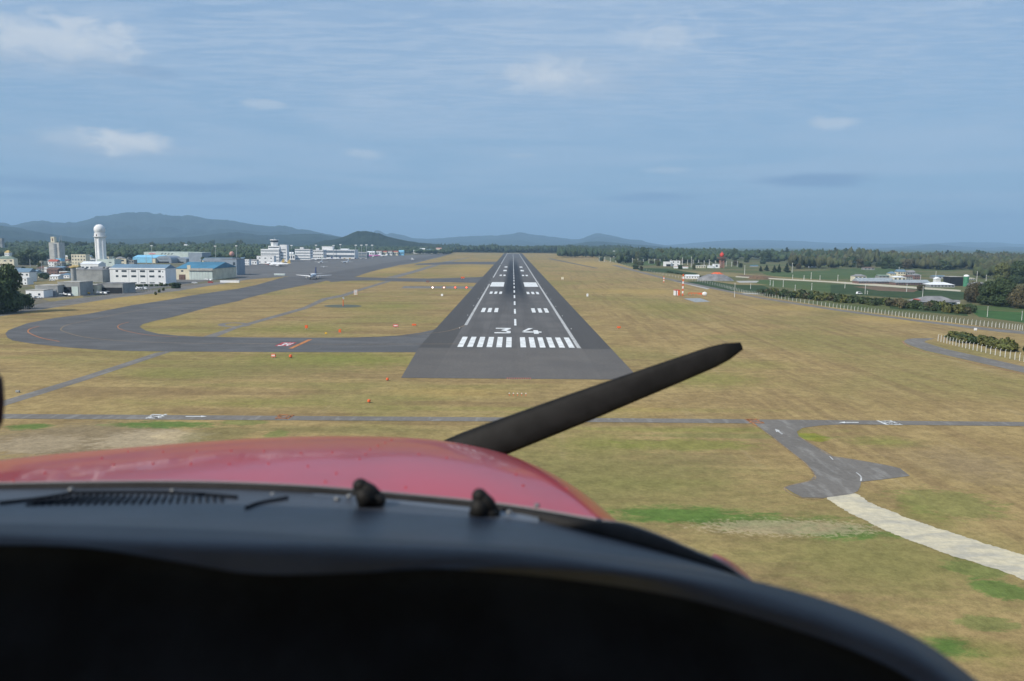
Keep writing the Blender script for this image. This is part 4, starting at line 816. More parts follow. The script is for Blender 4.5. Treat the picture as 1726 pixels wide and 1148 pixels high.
# town houses at the left
houses = [(-6, 24, 449, 431.5, 'wall_c', 'hip', 'greenr', 'wide hall with grey green hipped roof at the left edge'), (8, 26, 461, 450.5, 'wall_w', 'flat', 'slate', 'white flat house behind the blue roofed house'), (-5, 9, 462, 452, 'wall_g', 'shed', 'slate', 'grey shed cut by the left edge'),
          (12, 26, 472, 456, 'wall_c', 'gable', 'whiter', 'cream two storey house with white roof beside the large evergreen'), (27, 50, 475, 452.5, 'wall_w', 'gable', 'slate', 'white house with broad slate blue roof'), (50, 62, 466, 455, 'wall_w', 'gable', 'slate', 'small white house with slate roof right of the broad roofed one'),
          (28, 46, 480, 468, 'wall_w', 'flat', 'whiter', 'low white annex below the broad blue roof'), (75, 80, 461.5, 450, 'wall_w', 'flat', 'wall_w', 'narrow white house left of the brown house'), (79, 97, 463, 451.5, 'brownw', 'gable', 'brown', 'brown two storey house with striped front'), (84, 98, 471, 463, 'wall_w', 'gable', 'whiter', 'small white house below the brown house'),
          (99, 108, 467, 459, 'wall_g', 'gable', 'brown', 'grey house with brown roof beside the town road'), (103, 117, 469, 461, 'wall_w', 'hip', 'slate', 'white house with blue hipped roof near the silo'), (82, 96, 449.5, 437.5, 'wall_w', 'gable', 'redr', 'white shop with red roof at the foot of the apartment block'), (95, 103, 447.5, 435.5, 'sky_b', 'flat', 'sky_b', 'bright blue shop front beside the apartment block'),
          (99, 104, 449, 440.5, 'wall_c', 'flat', 'wall_c', 'tiny cream shop below the bright blue one'), (105, 115, 446, 437, 'wall_c', 'gable', 'brown', 'cream house with brown roof right of the apartment block'), (110, 120, 459, 448, 'brownw', 'hip', 'brown', 'dark brown house left of the depots'), (118, 130, 457, 447.5, 'wall_c', 'gable', 'gold', 'cream house with ochre roof right of the dark brown house'),
          (129, 140, 461, 451.5, 'brownw', 'gable', 'greyr', 'brown house with grey roof behind the silo'), (8, 16, 436, 422, 'wall_w', 'hip', 'gold', 'small house with yellow roof against the forest'), (15, 30, 433, 425, 'wall_w', 'gable', 'whiter', 'low white building right of the yellow roofed house'), (26, 42, 431, 423.5, 'wall_w', 'flat', 'whiter', 'white flat building half hidden by the dark clump'),
          (76, 84, 445, 437, 'wall_w', 'gable', 'greyr', 'small white house at the left foot of the apartment block'), (62, 75, 460, 449, 'wall_g', 'hip', 'brown', 'grey house with brown hipped roof below the dark clump'), (140, 153, 447.5, 440, 'wall_w', 'flat', 'conc', 'white flat block right of the cream three storey block'), (118, 132, 450.5, 444, 'wall_c', 'flat', 'wall_c', 'low cream strip below the cream three storey block'),
          (412, 420, 447, 437, 'wall_w', 'flat', 'whiter', 'white hut at the left of the control tower'), (400, 412, 444, 434, 'wall_w', 'gable', 'slate', 'white house with slate roof left of the control tower'), (384, 398, 434, 424, 'wall_w', 'gable', 'slate', 'blue roofed house against the forest'), (420, 433, 446, 437, 'wall_w', 'gable', 'greyr', 'white shed beside the control tower annex'), (354, 366, 431, 424, 'wall_g', 'gable', 'slate', 'grey house at the forest edge'),
          (486, 494, 434, 425, 'wall_w', 'gable', 'whiter', 'white hut between control tower and terminal wing'), (1, 5, 430, 401.5, 'wall_g', 'flat', 'wall_g', 'slim grey chimney like tower at the left edge')]
mat('brownw', (.20, .12, .105)); M['brownw'] = MATS['brownw']
for a, b, yb, yt, wm, rf, rm, lb in houses: bld('house', lb, a, b, yb, yt, random.uniform(8, 12), wm, rf, rm, fl=2 if yb-yt > 9 else 1, nc=3, cat='house', ww=.4, wh=.35)
WN = {'wall_w': 'white', 'wall_c': 'cream', 'wall_g': 'grey'}; RN = {'slate': 'slate blue', 'brown': 'brown', 'whiter': 'white', 'greyr': 'grey', 'greenr': 'green grey'}
for i in range(46):
    a = random.uniform(-20, 205); yb = random.choice([random.uniform(436, 452), random.uniform(452, 470)])
    if yb > 452 and a > 120: continue
    wp = random.uniform(7, 14); hp = random.uniform(6, 9.5); wm = random.choice(list(WN)); rm = random.choice(list(RN))
    bld('house', 'small %s house with %s roof in the crowded town left of the hangars' % (WN[wm], RN[rm]), a, a+wp, yb, yb-hp, random.uniform(8, 12), wm, random.choice(['gable', 'hip', 'flat', 'gable']), rm, fl=1 if hp < 8 else 2, nc=3, cat='house', ww=.4, wh=.35, group='%s town houses with %s roofs' % (WN[wm], RN[rm]))
for i in range(26):
    a = random.uniform(0, 470); yb = random.uniform(425, 431); wm = random.choice(['wall_w', 'wall_c', 'wall_g']); rm = random.choice(list(RN))
    bld('house', 'far %s house with %s roof along the forest edge at left' % (WN[wm], RN[rm]), a, a+random.uniform(5, 10), yb, yb-random.uniform(4, 7), 12, wm, 'gable', rm, fl=1, nc=2, cat='house', group='far %s houses with %s roofs' % (WN[wm], RN[rm]))
for i in range(40): tree(random.uniform(-10, 210), random.choice([random.uniform(438, 452), random.uniform(453, 472)]), random.uniform(4, 8), random.uniform(6, 12), random.choice(['oak', 'oakb', 'olive']), 'small tree between the roofs of the town at left', 'small trees between the town roofs')
for i in range(22): tree(random.uniform(1060, 1400), random.uniform(439, 455), random.uniform(4, 9), random.uniform(6, 14), random.choice(['oak', 'oakb', 'olive', 'brown']), 'scattered tree in the far fields right of the runway', 'scattered trees in the far fields')
for i in range(34): tree(random.uniform(-5, 430), random.uniform(424, 429), random.uniform(11, 19), random.uniform(9, 15), random.choice(['oak', 'oakb', 'olive', 'conifer']), 'tall tree standing out at the edge of the left forest', 'taller trees at the left forest edge')
for i in range(44): tree(random.uniform(1040, 1726), 437+random.uniform(0, 6), random.uniform(10, 20), random.uniform(9, 20), random.choice(['oak', 'oakb', 'olive', 'brown', 'conifer']), 'tall tree standing out at the edge of the right hand wood', 'taller trees at the right forest edge')
t_ = thing('sign_ball', 'round salmon pink advertising balloon above the grove', 'balloon', G(391.5, 448)); zz = C(391.5, 428, G(391.5, 448).y).z
MB().sphere((0, 0, zz), 4.2*G(391.5, 448).y/F, 18, 12).build('balloon', mat('salmon', (.50, .27, .23), .7), t_, smooth=True); MB().tube([(0, 0, 0), (0, 0, zz-3.5)], .2, 6).build('pole', M['steel'], t_)
# right side buildings
bld('airfield_house', 'white two storey airfield house with dark side, beyond the right fence', 1131, 1146.5, 449, 439, 12, 'wall_w', fl=2, nc=2, ww=.25); bld('airfield_annex', 'low white annex with open carport left of the airfield house', 1119.5, 1131, 449, 441, 10, 'wall_w', 'flat', 'whiter', door=(.3, .95, .5, 'wall_dk'))  # carport opening is a sheet with its shade put into the colour
bld('low_wall_building', 'long low pink white wall building right of the airfield house', 1138, 1159, 450, 447.2, 6, 'pinkw', 'flat', 'whiter') if False else None
bld('low_store', 'long low cream store right of the airfield house', 1169, 1189.5, 452, 447.5, 8, 'wall_c', 'flat', 'whiter', fl=1, nc=5); bld('low_store', 'white block at the foot of the red dome tower', 1203, 1213, 452, 444.5, 9, 'wall_w', fl=1, nc=1, ww=.3); bld('low_store', 'low white shed left of the red dome tower', 1194, 1203, 452, 448, 8, 'wall_w', 'shed', 'whiter'); bld('low_store', 'low pinkish store in front of the airfield house', 1137, 1160, 452.5, 449, 8, 'wall_w', 'flat', 'pinkr')
bld('white_cabin', 'long white cabin with dark door beside the gravel heap', 1156, 1178.5, 470, 463.2, 6, 'wall_w', 'gable', 'whiter', rise=1.2, fl=1, nc=5, ww=.3)
bld('far_block', 'white block poking out of the far tree belt right of the runway', 1034, 1039.5, 433, 422.5, 14, 'wall_w', fl=2, nc=1); bld('far_block', 'small blue roofed shed beside the far conifers', 1266, 1278, 450, 447, 8, 'wall_g', 'gable', 'teal'); bld('far_block', 'small teal roofed shed in the far green fields', 1365, 1376, 451, 447.5, 8, 'wall_w', 'gable', 'teal')
bld('farm_house', 'farmhouse with wide grey roof and white walls below the hedge', 1552, 1612, 514, 500, 13, 'wall_w', 'hip', 'greyr', fl=1, nc=6, ww=.5, cat='house', rise=3.4, eave=1.6); bld('farm_lean_to', 'reddish lean-to at the left end of the grey roofed farmhouse', 1548, 1562, 513.5, 504.5, 6, 'brownw', 'shed', 'redr'); bld('farm_lean_to', 'small white outhouse at the right end of the grey roofed farmhouse', 1611, 1618, 513.5, 506, 5, 'wall_w', 'gable', 'greyr')
bld('gate_house', 'pale house with hipped grey roof at the left end of the long sheds', 1440, 1460, 474.5, 462.3, 10, 'wall_c', 'hip', 'greyr', fl=2, nc=3, cat='house'); bld('long_shed', 'long livestock shed with pale blue grey roof', 1447, 1520, 478, 468, 14, 'wall_b', 'gable', 'greyb', rise=3.5, fl=1, nc=14, ww=.7) if False else None
mat('greyb', (.30, .34, .37)); M['greyb'] = MATS['greyb']
bld('long_shed', 'long livestock shed with pale blue grey roof beside the gate house', 1447, 1508, 478.5, 469, 14, 'brownw', 'gable', 'greyb', rise=3.2, fl=1, nc=14, ww=.7); bld('long_shed', 'long livestock shed continuing right towards the barn', 1510, 1568, 481, 472, 14, 'brownw', 'gable', 'greyb', rise=2.6, fl=1, nc=14, ww=.7)
bld('barn', 'white roofed barn right of the long sheds', 1568, 1609, 484.5, 476, 14, 'wall_g', 'hip', 'whiter', rise=2.2, fl=1, nc=7, ww=.5); bld('barn_vent', 'white vent house rising behind the white barn', 1577, 1585, 480, 467, 5, 'wall_w', 'gabley', 'whiter')
bld('open_barn', 'dark open barn with pale flat roof beside the green silo', 1601, 1622.5, 482, 466, 12, 'wall_dk', 'flat', 'conc', nopar=True)
o = G(1627.5, 483); t_ = thing('green_silo', 'tall green silo with white domed top', 'silo', o); s = o.y/F; zz = C(1627, 465.5, o.y).z
MB().tube([(0, 0, 0), (0, 0, zz)], 4.2*s, 20).build('shaft', mat('silo green', (.06, .22, .13)), t_); MB().sphere((0, 0, zz), (4.4*s, 4.4*s, 2.6*s)).build('dome', M['wall_w'], t_, smooth=True)
for a, b, yb, yt, rm, lb in ((1481, 1499, 471, 463, 'greenr', 'farm store with green grey roof behind the long shed'), (1500, 1510, 469, 458, 'slate', 'farmhouse with blue tiled roof under the tall dark tree'), (1513, 1526, 468, 454.5, 'slate', 'two storey farmhouse with slate roof among trees'), (1529, 1542, 468, 455.5, 'greyr', 'two storey house with pale upper gable right of the slate roofed one'), (1527, 1538, 472, 464, 'brown', 'small house with brown roof in the farm cluster'), (1541, 1552, 471, 461.5, 'greyr', 'grey house with dark front at the right of the farm cluster'), (1506, 1527, 473, 465.5, 'whiter', 'low pale farm annex behind the long shed'), (1456, 1474, 455, 450, 'brown', 'low brown roofed hut at the wood edge'), (1574, 1594, 470, 464.5, 'slate', 'dark blue roofed house behind the barn'), (1634, 1644, 472, 468.5, 'wall_c', 'low cream building right of the green silo'), (1708, 1730, 510, 498, 'brown', 'brown roofed house half hidden by the right grove'), (1640, 1664, 486, 476, 'greyr', 'grey roofed farm shed behind the right grove')):
    bld('farm_building', lb, a, b, yb, yt, 9, random.choice(['wall_c', 'wall_g', 'wall_g', 'brownw']), random.choice(['gable', 'hip']), rm, fl=1 if yb-yt < 8 else 2, nc=3, ww=.5, cat='house')
# red dome tower
o = G(1216, 452); d = o.y; s = d/F; t_ = thing('red_dome_tower', 'lattice tower with orange platform and bright red dome', 'tower', o); zt = lambda y: C(1216, y, d).z
lt = MB()
for sx_ in (-1, 1):
    for sy_ in (-1, 1): lt.tube([(sx_*3.4*s, sy_*3.4*s, 0), (sx_*3*s, sy_*3*s, zt(436))], .45*s, 6)
for k in range(4):
    z0 = zt(452-4*k); z1 = zt(448-4*k)
    for sy_ in (-1, 1): lt.tube([(-3.3*s, sy_*3.3*s, z0), (3.3*s, sy_*3.3*s, z1)], .3*s, 5); lt.tube([(3.3*s, sy_*3.3*s, z0), (-3.3*s, sy_*3.3*s, z1)], .3*s, 5)
    lt.box(-3.4*s, 3.4*s, -3.4*s, 3.4*s, z1-.3, z1)
lt.build('lattice', mat('faded red steel', (.42, .20, .15)), t_); MB().box(-6*s, 6*s, -6*s, 6*s, zt(436), zt(433.4)).build('platform', M['brown'], t_); MB().sphere((0, 0, zt(429.8)), (3.5*s, 3.5*s, 4.0*s), 16, 10).build('dome', M['redp'], t_, smooth=True); MB().tube([(0, 0, zt(426)), (0, 0, zt(423.5))], [.8*s, .2*s], 6).build('tip', M['redp'], t_)
# gravel heap with tarpaulin
def mound(name, label, pl, pr, yb, yt, m, seed):
    x0, x1, d, h = place(pl, pr, yb, yt); n = 24; r_ = np.random.default_rng(seed); V = []
    for j in range(n):
        for i in range(n):
            u = i/(n-1)*2-1; v_ = j/(n-1)*2-1; k = max(0, 1-(abs(u)**2.4+abs(v_)**2.4))**.7
            V.append((u*(x1-x0)/2, v_*11, h*k*(.85+.3*r_.random()*k)-.05))
    idx = np.arange(n*n).reshape(n, n); Fc = np.stack([idx[:-1, :-1], idx[:-1, 1:], idx[1:, 1:], idx[1:, :-1]], -1).reshape(-1, 4)
    o = link(name, np_mesh(name, np.array(V), Fc), m); o.location = ((x0+x1)/2, d+9, 0); return tag(o, label, 'heap')
mound('gravel_heap', 'wide grey gravel heap right of the white cabin', 1178, 1240, 473.5, 463, M['greyr'], 2); mound('tarpaulin_heap', 'bright orange tarpaulin over the heap behind the gravel', 1199, 1225, 467, 459.6, M['orp'], 3); mound('soil_heap', 'low brown soil heap in the farmland', 1265, 1300, 471, 465, M['brownf'], 4)

# ---------------------------------------------------------------- poles and masts
def mast(px, yb, yt, label, group=None, head=True, name='light_mast', m='steel'):
    o = G(px, yb); d = o.y; z = C(px, yt, d).z; s = d/F
    t_ = thing(name, label, 'mast' if head else 'pole', o, 0, group); MB().tube([(0, 0, 0), (0, 0, z)], [.45*s, .28*s], 6).build('pole', M[m], t_)
    if head: MB().box(-1.8*s, 1.8*s, -.5*s, .5*s, z, z+1.3*s).build('lamp_head', M['wall_w'], t_)
    else: MB().box(-.9*s, .9*s, -.12*s, .12*s, z-1.2*s, z-.8*s).build('crossarm', M[m], t_)
mast(257, 446, 415, 'tall light mast in front of the sky blue hall'); mast(364, 448, 415.5, 'tall light mast above the long blue grey shed'); mast(399.3, 449, 415, 'tall light mast at the right of the cargo hall'); mast(492, 441, 414.5, 'light mast between control tower and terminal')
for px, yt in ((533, 414), (562.5, 414.5), (574, 413), (600, 414), (609.5, 414), (618, 413.5), (627.5, 414)): mast(px, 436, yt, 'tall thin light mast along the front of the terminal apron', 'light masts along the terminal apron')
for px, yb, yt in ((193, 470, 452), (247, 450, 428), (51, 450, 437), (18, 447, 436), (71, 462, 441), (180, 470, 453)): mast(px, yb, yt, 'thin grey utility pole in the town at left', 'utility poles in the town', False, 'utility_pole')
for px, yb, yt in ((1165, 451, 432.5), (1195, 450, 437), (1150, 450, 434), (1255, 463, 447), (1335, 460, 443), (1336, 470, 463), (1367, 471, 459), (1355, 472, 464), (1382, 472, 464), (1298, 481, 472), (1303, 483, 473), (1320, 484, 472), (1265, 487, 478), (1368, 489, 477), (1340, 491, 480), (1412, 474, 463), (1424, 486, 475), (1458, 496, 478), (1462, 496, 490), (1528, 492, 478), (1555, 500, 482), (1664, 534, 516), (1646, 476, 457), (1662, 474, 463), (1577, 470, 457), (1515, 462, 450), (1551, 475, 464), (1688, 476, 464), (1722, 540, 524), (1238, 501, 477), (1120, 445, 436)):
    mast(px, yb, yt, 'thin pale pole standing in the farmland right of the airfield', 'poles in the farmland', False, 'utility_pole', 'post')
for i in range(26): mast(1010+i*9.3, 441+i*.35, 433.5+i*.3+random.uniform(-1, 1), 'thin pale post of the row in front of the far wood', 'posts in front of the far right wood', False, 'net_post', 'post')

# ---------------------------------------------------------------- fences
def fence(name, label, pts, n, hpost, m='post', zmesh=True):
    P = [Vector(tuple(q)+(0,)) for q in spline([G(*p)[:2] for p in pts], n)]
    t_ = thing(name, label, 'fence', P[0]); o0 = P[0]
    pm = MB().tube([(0, 0, 0), (0, 0, hpost*.82), (.35, .25, hpost)], .11, 5).me('post'); pm.materials.append(M[m])
    for p in P: c_ = link('post', pm, None, t_); c_.location = p-o0
    wm = MB()
    for a, b in zip(P, P[1:]):
        for k in range(5): z = hpost*(.12+.17*k); wm.tube([(a-o0)+Vector((0, 0, z)), (b-o0)+Vector((0, 0, z))], .018, 3, False)
    wm.build('wire', M['mesh_w'], t_)
fence('perimeter_fence', 'long fence of white concrete posts along the right side of the airfield', [(1250, 493.5), (1298, 501.5), (1400, 518), (1494.5, 530.5), (1589, 542), (1694.7, 554), (1760, 561)], 98, 2.5)
fence('perimeter_fence', 'short fence of white posts in front of the shrubs at the right edge', [(1581, 575), (1640, 590), (1726, 610), (1800, 628)], 34, 2.6)
fence('perimeter_fence', 'grey fence beside the large evergreen tree at left', [(-30, 533), (40, 523), (90, 513.5)], 34, 2.4, 'greyr')
fence('perimeter_fence', 'grey fence in front of the low hangars', [(90, 513.5), (140, 508), (200, 499), (280, 487)], 50, 1.8, 'greyr')
fence('perimeter_fence', 'distant fence along the far right side of the airfield', [(960, 432), (1040, 445), (1120, 464), (1200, 480), (1250, 493)], 70, 2.6)

# ---------------------------------------------------------------- airfield fittings
def marker(px, yb, wpx, hpx, m, name, label, m2=None, group=None):
    o = G(px, yb); s = o.y/F; t_ = thing(name, label, 'marker', o, 0, group); w_ = wpx*s/2; h = hpx*s
    MB().box(-w_, w_, -.25, .25, h*.25, h).build('body', M[m], t_)
    lg = MB().box(-w_*.8, -w_*.6, -.1, .1, 0, h*.25).me('leg'); lg.materials.append(M['steel'])
    for k in (0, 1): c_ = link('leg', lg, None, t_); c_.location = (k*w_*1.4, 0, 0)
    if m2:
        for k in (-.55, 0, .55): MB().box(k*w_-w_*.2, k*w_+w_*.2, -.29, -.252, h*.45, h*.85).build('panel', M[m2], t_)
def cone_marker(px, yb, r, label, m='orp'):
    o = G(px, yb); s = o.y/F*r*.8; t_ = thing('obstacle_marker', label, 'marker', o)
    MB().tube([(0, 0, s*.3), (0, 0, s*.8), (0, 0, s*1.9), (0, 0, s*2.1)], [s*.5, s, s*.85, s*.3], 10).build('drum', M[m], t_); MB().tube([(0, 0, 0), (0, 0, s*.3)], s*.25, 6).build('foot', M['steel'], t_)
cone_marker(622, 679, 3.7, 'nearest orange marker drum on the grass above the perimeter road'); cone_marker(653, 642, 3.2, 'orange marker drum at the left corner of the runway overrun'); cone_marker(490, 603.5, 3.6, 'bright orange marker drum just below the orange hold line')
marker(461, 603.5, 7, 7, 'orp', 'taxi_sign', 'orange sign with pale face left of the orange drum', 'wall_w'); marker(667, 552, 8.5, 5.2, 'redp', 'taxi_sign', 'red sign with three white panels near the runway curve', 'wall_w'); marker(698, 549.5, 7, 3.6, 'orp', 'taxi_sign', 'plain orange low marker right of the sign with white panels')
marker(516.5, 555, 4.5, 7, 'orp', 'taxi_sign', 'tall orange marker at the left of the infield group'); marker(573, 562, 4, 7, 'orp', 'taxi_sign', 'orange pointed marker near the inner taxiway edge'); marker(549.5, 564, 3.5, 4, 'yel', 'taxi_sign', 'small yellowish marker beside the inner taxiway edge'); marker(780, 470, 6, 3.4, 'orp', 'taxi_sign', 'orange marker by the cross taxiway'); marker(1043, 554, 6, 4, 'orp', 'taxi_sign', 'low orange marker on the grass right of the runway')
marker(721, 477, 6, 4, 'brownw', 'taxi_sign', 'dark sign with white top beside the cross taxiway'); marker(745, 500, 3.5, 4.6, 'wall_w', 'taxi_sign', 'small white box on the infield below the slope indicator lights'); marker(990, 501, 3, 6, 'wall_w', 'taxi_sign', 'small white post box on the grass right of the aiming marks'); marker(948, 472, 4, 5, 'wall_c', 'taxi_sign', 'small pale box far right of the runway'); marker(30, 662, 6, 4, 'wall_g', 'taxi_sign', 'low grey box with white end beside the service path'); marker(1644, 558, 4, 5, 'wall_w', 'taxi_sign', 'white box between the two right fences'); marker(1711, 483, 3, 4, 'wall_w', 'taxi_sign', 'white box near the right grove') if False else None
# lattice board
o = G(599.5, 497.5); s = o.y/F; t_ = thing('frame_antenna', 'red and white frame antenna on the infield', 'antenna', o); fr = MB()
for x in (-2.4, 2.4): fr.box(x*s-.3*s, x*s+.3*s, -.3*s, .3*s, 0, 9*s)
fr.build('frame', M['orp'], t_)
for k in range(4): MB().box(-2.9*s, 2.9*s, -.45*s, -.302*s, (1.2+2.2*k)*s, (2.2+2.2*k)*s).build('panel', M['wall_w'], t_)
# wind cone
o = G(578.5, 516); s = o.y/F; t_ = thing('wind_cone', 'orange pole with white wind cone in the dark circle', 'wind cone', o); MB().tube([(0, 0, 0), (0, 0, 12*s)], [.8*s, .5*s], 8).build('pole', M['orp'], t_); MB().tube([(0, 0, 15*s), (.6*s, 0, 13.6*s), (1.4*s, 0, 11.6*s)], [1.6*s, 1.2*s, .7*s], 10).build('sleeve', M['wall_w'], t_)
# slope indicator lamps
LW = mat('lamp white lit', (.9, .9, .85), emit=(1, .98, .9), estr=4); LR = mat('lamp red lit', (.8, .1, .08), emit=(1, .10, .05), estr=3); LP = mat('lamp pink lit', (.9, .6, .5), emit=(1, .55, .45), estr=3)
for px, lm, lb in ((729.5, LW, 'white lit lamp box, leftmost of the four slope indicators'), (748.5, LP, 'pinkish lit lamp box, second of the four slope indicators'), (767.5, LR, 'red lit lamp box, third of the four slope indicators'), (786.5, LR, 'red lit lamp box nearest the runway of the four slope indicators')):
    o = G(px, 486); s = o.y/F; t_ = thing('slope_indicator', lb, 'lamp', o); MB().box(-2*s, 2*s, -1, 1, .3, 2.4*s).build('housing', M['orp'], t_); MB().sphere((0, -1.2, 1.5*s), (1.1*s, .3, 1.1*s), 12, 8).build('lens', lm, t_)
for k in range(11):
    o = Vector((XR-2.6+k*.62, RW0-.6, 0)); t_ = thing('end_light', 'small red end light on the runway centreline edge', 'lamp', o, 0, 'end lights at the runway edge'); MB().tube([(0, 0, 0), (0, 0, .22)], .09, 6).build('stem', M['steel'], t_); MB().sphere((0, 0, .3), .13, 8, 6).build('lens', M['orp'], t_)
for k in range(5):
    o = Vector((XR-2.0+k*1.0, 183, 0)); t_ = thing('approach_light', 'small approach light on the grass before the runway', 'lamp', o, 0, 'approach lights on the grass'); MB().tube([(0, 0, 0), (0, 0, .5)], .07, 6).build('stem', M['orp'], t_); MB().sphere((0, 0, .6), .13, 8, 6).build('lens', M['wall_w'], t_)
for k in range(30):
    o = Vector((XR+(24.0 if k % 2 else -24.0), 330+60*(k//2), 0)); t_ = thing('edge_light', 'small white edge light beside the runway edge line', 'lamp', o, 0, 'runway edge lights'); MB().tube([(0, 0, 0), (0, 0, .25)], .1, 6).build('stem', M['steel'], t_); MB().sphere((0, 0, .35), .17, 8, 6).build('lens', M['wall_w'], t_)
# glide slope mast, hut, dish
def striped_mast(px, yb, yt, wpx, label, n=7, name='antenna_mast'):
    o = G(px, yb); d = o.y; s = d/F; z = C(px, yt, d).z; t_ = thing(name, label, 'antenna', o)
    for k in range(n): w_ = wpx*s/2; MB().box(-w_, w_, -w_, w_, z*k/n, z*(k+.98)/n).build('section', M['orp' if k % 2 == 0 else 'wall_w'], t_)
    return t_, z, s
t_, z, s = striped_mast(1150.5, 498.5, 462, 2.0, 'tall red and white antenna mast on the grass at right', 9)
for q in (.50, .78): MB().box(-5*s, 3*s, -.2*s, .2*s, z*q, z*q+.35*s).build('antenna_arm', M['orp'], t_)
striped_mast(1118.7, 476, 466, 1.6, 'short red and white post far right of the runway', 5, 'marker_post')
t_, W, h, dp = bld('equipment_hut', 'red and white striped equipment hut beside the antenna mast', 1137, 1146, 498, 488.5, 4, 'wall_w', 'flat', 'redp', nopar=True)
MB().box(W*.1, W*.5, -.12, 0, 0, h*.9).build('panel', M['orp'], t_); MB().box(-W*.25, -W*.1, -.12, 0, 0, h*.9).build('panel', M['greyr'], t_)
o = G(1187.5, 500); s = o.y/F; t_ = thing('dish_antenna', 'white round antenna with red mount at the right of the pad', 'antenna', o); MB().sphere((0, 0, 4.8*s), (4.2*s, 1.4*s, 3.3*s), 18, 12).build('dish', M['wall_w'], t_, smooth=True); MB().tube([(0, 0, 0), (0, 0, 4*s)], .4*s, 6).build('pole', M['orp'], t_); MB().box(-9*s, -3*s, .2, 1.2, 3.6*s, 6*s).build('mount', M['orp'], t_)
t_ = thing('low_rail', 'low red rail between the antenna mast and the round antenna', 'rail', G(1160, 498)); s = G(1160, 498).y/F; MB().box(0, 22*s, -.1, .1, 1.5, 2.0).build('bar', M['orp'], t_)
for k in range(5): MB().box(k*5.4*s, k*5.4*s+.2, -.1, .1, 0, 1.498).build('leg', M['orp'], t_)

# ---------------------------------------------------------------- aircraft on the ground
def jet(label, px, yb, rz, L=36.0, body='paint', tail='navy', belly=None, span=35.0, name='airliner'):
    o = G(px, yb); k = L/36.0; t_ = thing(name, label, 'airplane', o, rz)
    st_ = [(-18, .1, 3.4), (-17.4, .75, 3.35), (-16.2, 1.35, 3.4), (-14.5, 1.8, 3.5), (-11, 1.95, 3.6), (6, 1.95, 3.6), (11, 1.5, 3.95), (15, .8, 4.5), (18, .2, 4.9)]
    MB().tube([(0, y*k, z*k) for y, r, z in st_], [r*k for y, r, z in st_], 18).build('fuselage', M[body], t_, smooth=True)
    MB().tube([(0, -17.05*k, 4.0*k), (0, -15.9*k, 4.35*k)], [.75*k, 1.15*k], 12).build('cockpit_window', M['wall_dk'], t_)
    hs = span/2
    for sgn in (-1, 1):
        MB().add([(sgn*1.5*k, -4*k, 2.7*k), (sgn*hs, 4.2*k, 3.9*k), (sgn*hs, 5.6*k, 3.9*k), (sgn*1.5*k, 4.0*k, 2.7*k), (sgn*1.5*k, -4*k, 3.3*k), (sgn*hs, 4.2*k, 4.1*k), (sgn*hs, 5.6*k, 4.1*k), (sgn*1.5*k, 4.0*k, 3.3*k)], [(0, 1, 2, 3), (7, 6, 5, 4), (0, 4, 5, 1), (1, 5, 6, 2), (2, 6, 7, 3), (3, 7, 4, 0)]).build('wing', M['paint'], t_)
        MB().tube([(sgn*5.6*k, -5.2*k, 2.0*k), (sgn*5.6*k, -4.0*k, 2.0*k), (sgn*5.6*k, -.4*k, 2.1*k)], [1.0*k, 1.15*k, .6*k], 14).build('engine', M['wall_g'] if tail == 'navy' else M['paint'], t_)
        MB().add([(sgn*.6*k, 13*k, 4.9*k), (sgn*6*k, 16.4*k, 5.2*k), (sgn*6*k, 17.6*k, 5.2*k), (sgn*.6*k, 16.6*k, 4.9*k), (sgn*.6*k, 13*k, 5.15*k), (sgn*6*k, 16.4*k, 5.3*k), (sgn*6*k, 17.6*k, 5.3*k), (sgn*.6*k, 16.6*k, 5.15*k)], [(0, 1, 2, 3), (7, 6, 5, 4), (0, 4, 5, 1), (1, 5, 6, 2), (2, 6, 7, 3), (3, 7, 4, 0)]).build('tailplane', M['paint'], t_)
        MB().tube([(sgn*2.9*k-.3, 1.2*k, .6*k), (sgn*2.9*k+.3, 1.2*k, .6*k)], .6*k, 12).build('wheel', M['tyre'], t_); MB().tube([(sgn*2.9*k, 1.2*k, .6*k), (sgn*2.6*k, 1.2*k, 2.9*k)], .16*k, 6).build('gear_leg', M['steel'], t_)
    MB().prismx([(10.5*k, 5.2*k), (14.6*k, 11.6*k), (17.2*k, 11.6*k), (17.6*k, 5.0*k)], -.22*k, .22*k).build('tail_fin', M[tail], t_)
    MB().tube([(-.25, -13.2*k, .5*k), (.25, -13.2*k, .5*k)], .5*k, 12).build('wheel', M['tyre'], t_); MB().tube([(0, -13.2*k, .5*k), (0, -13.2*k, 2*k)], .13*k, 6).build('gear_leg', M['steel'], t_)
    for sgn in (-1, 1):
        wn = MB()
        for q in range(30): y = (-11.5+q*.78)*k; wn.box(sgn*1.95*k-.03, sgn*1.95*k+.03, y, y+.3*k, 3.9*k, 4.3*k)
        wn.build('window_row', M['wall_dk'], t_)
        MB().prismx([(-12*k, 3.5*k), (11*k, 3.1*k), (13*k, 3.9*k), (-12*k, 3.72*k)], sgn*1.97*k-.02, sgn*1.97*k+.02).build('stripe', M[tail if tail in ('navy', 'pink') else 'wall_g'], t_)
    return t_
jet('white and dark blue airliner taxiing towards the viewer on the taxiway', 528, 470.5, R(4), 36, 'paint', 'navy')
jet('white airliner with red and gold tail parked in front, nose to the left', 472, 449.3, R(-88), 32, 'paint', 'gold', span=28); jet('white airliner parked behind the other, with its tail fin showing', 464, 447.0, R(-86), 30, 'paint', 'gold', span=26)
jet('magenta airliner parked at the far end of the apron', 631, 433.3, R(-84), 34, 'pink', 'paint', span=20); jet('white airliner parked right of the magenta one', 645, 432.6, R(-84), 26, 'paint', 'paint', span=16)
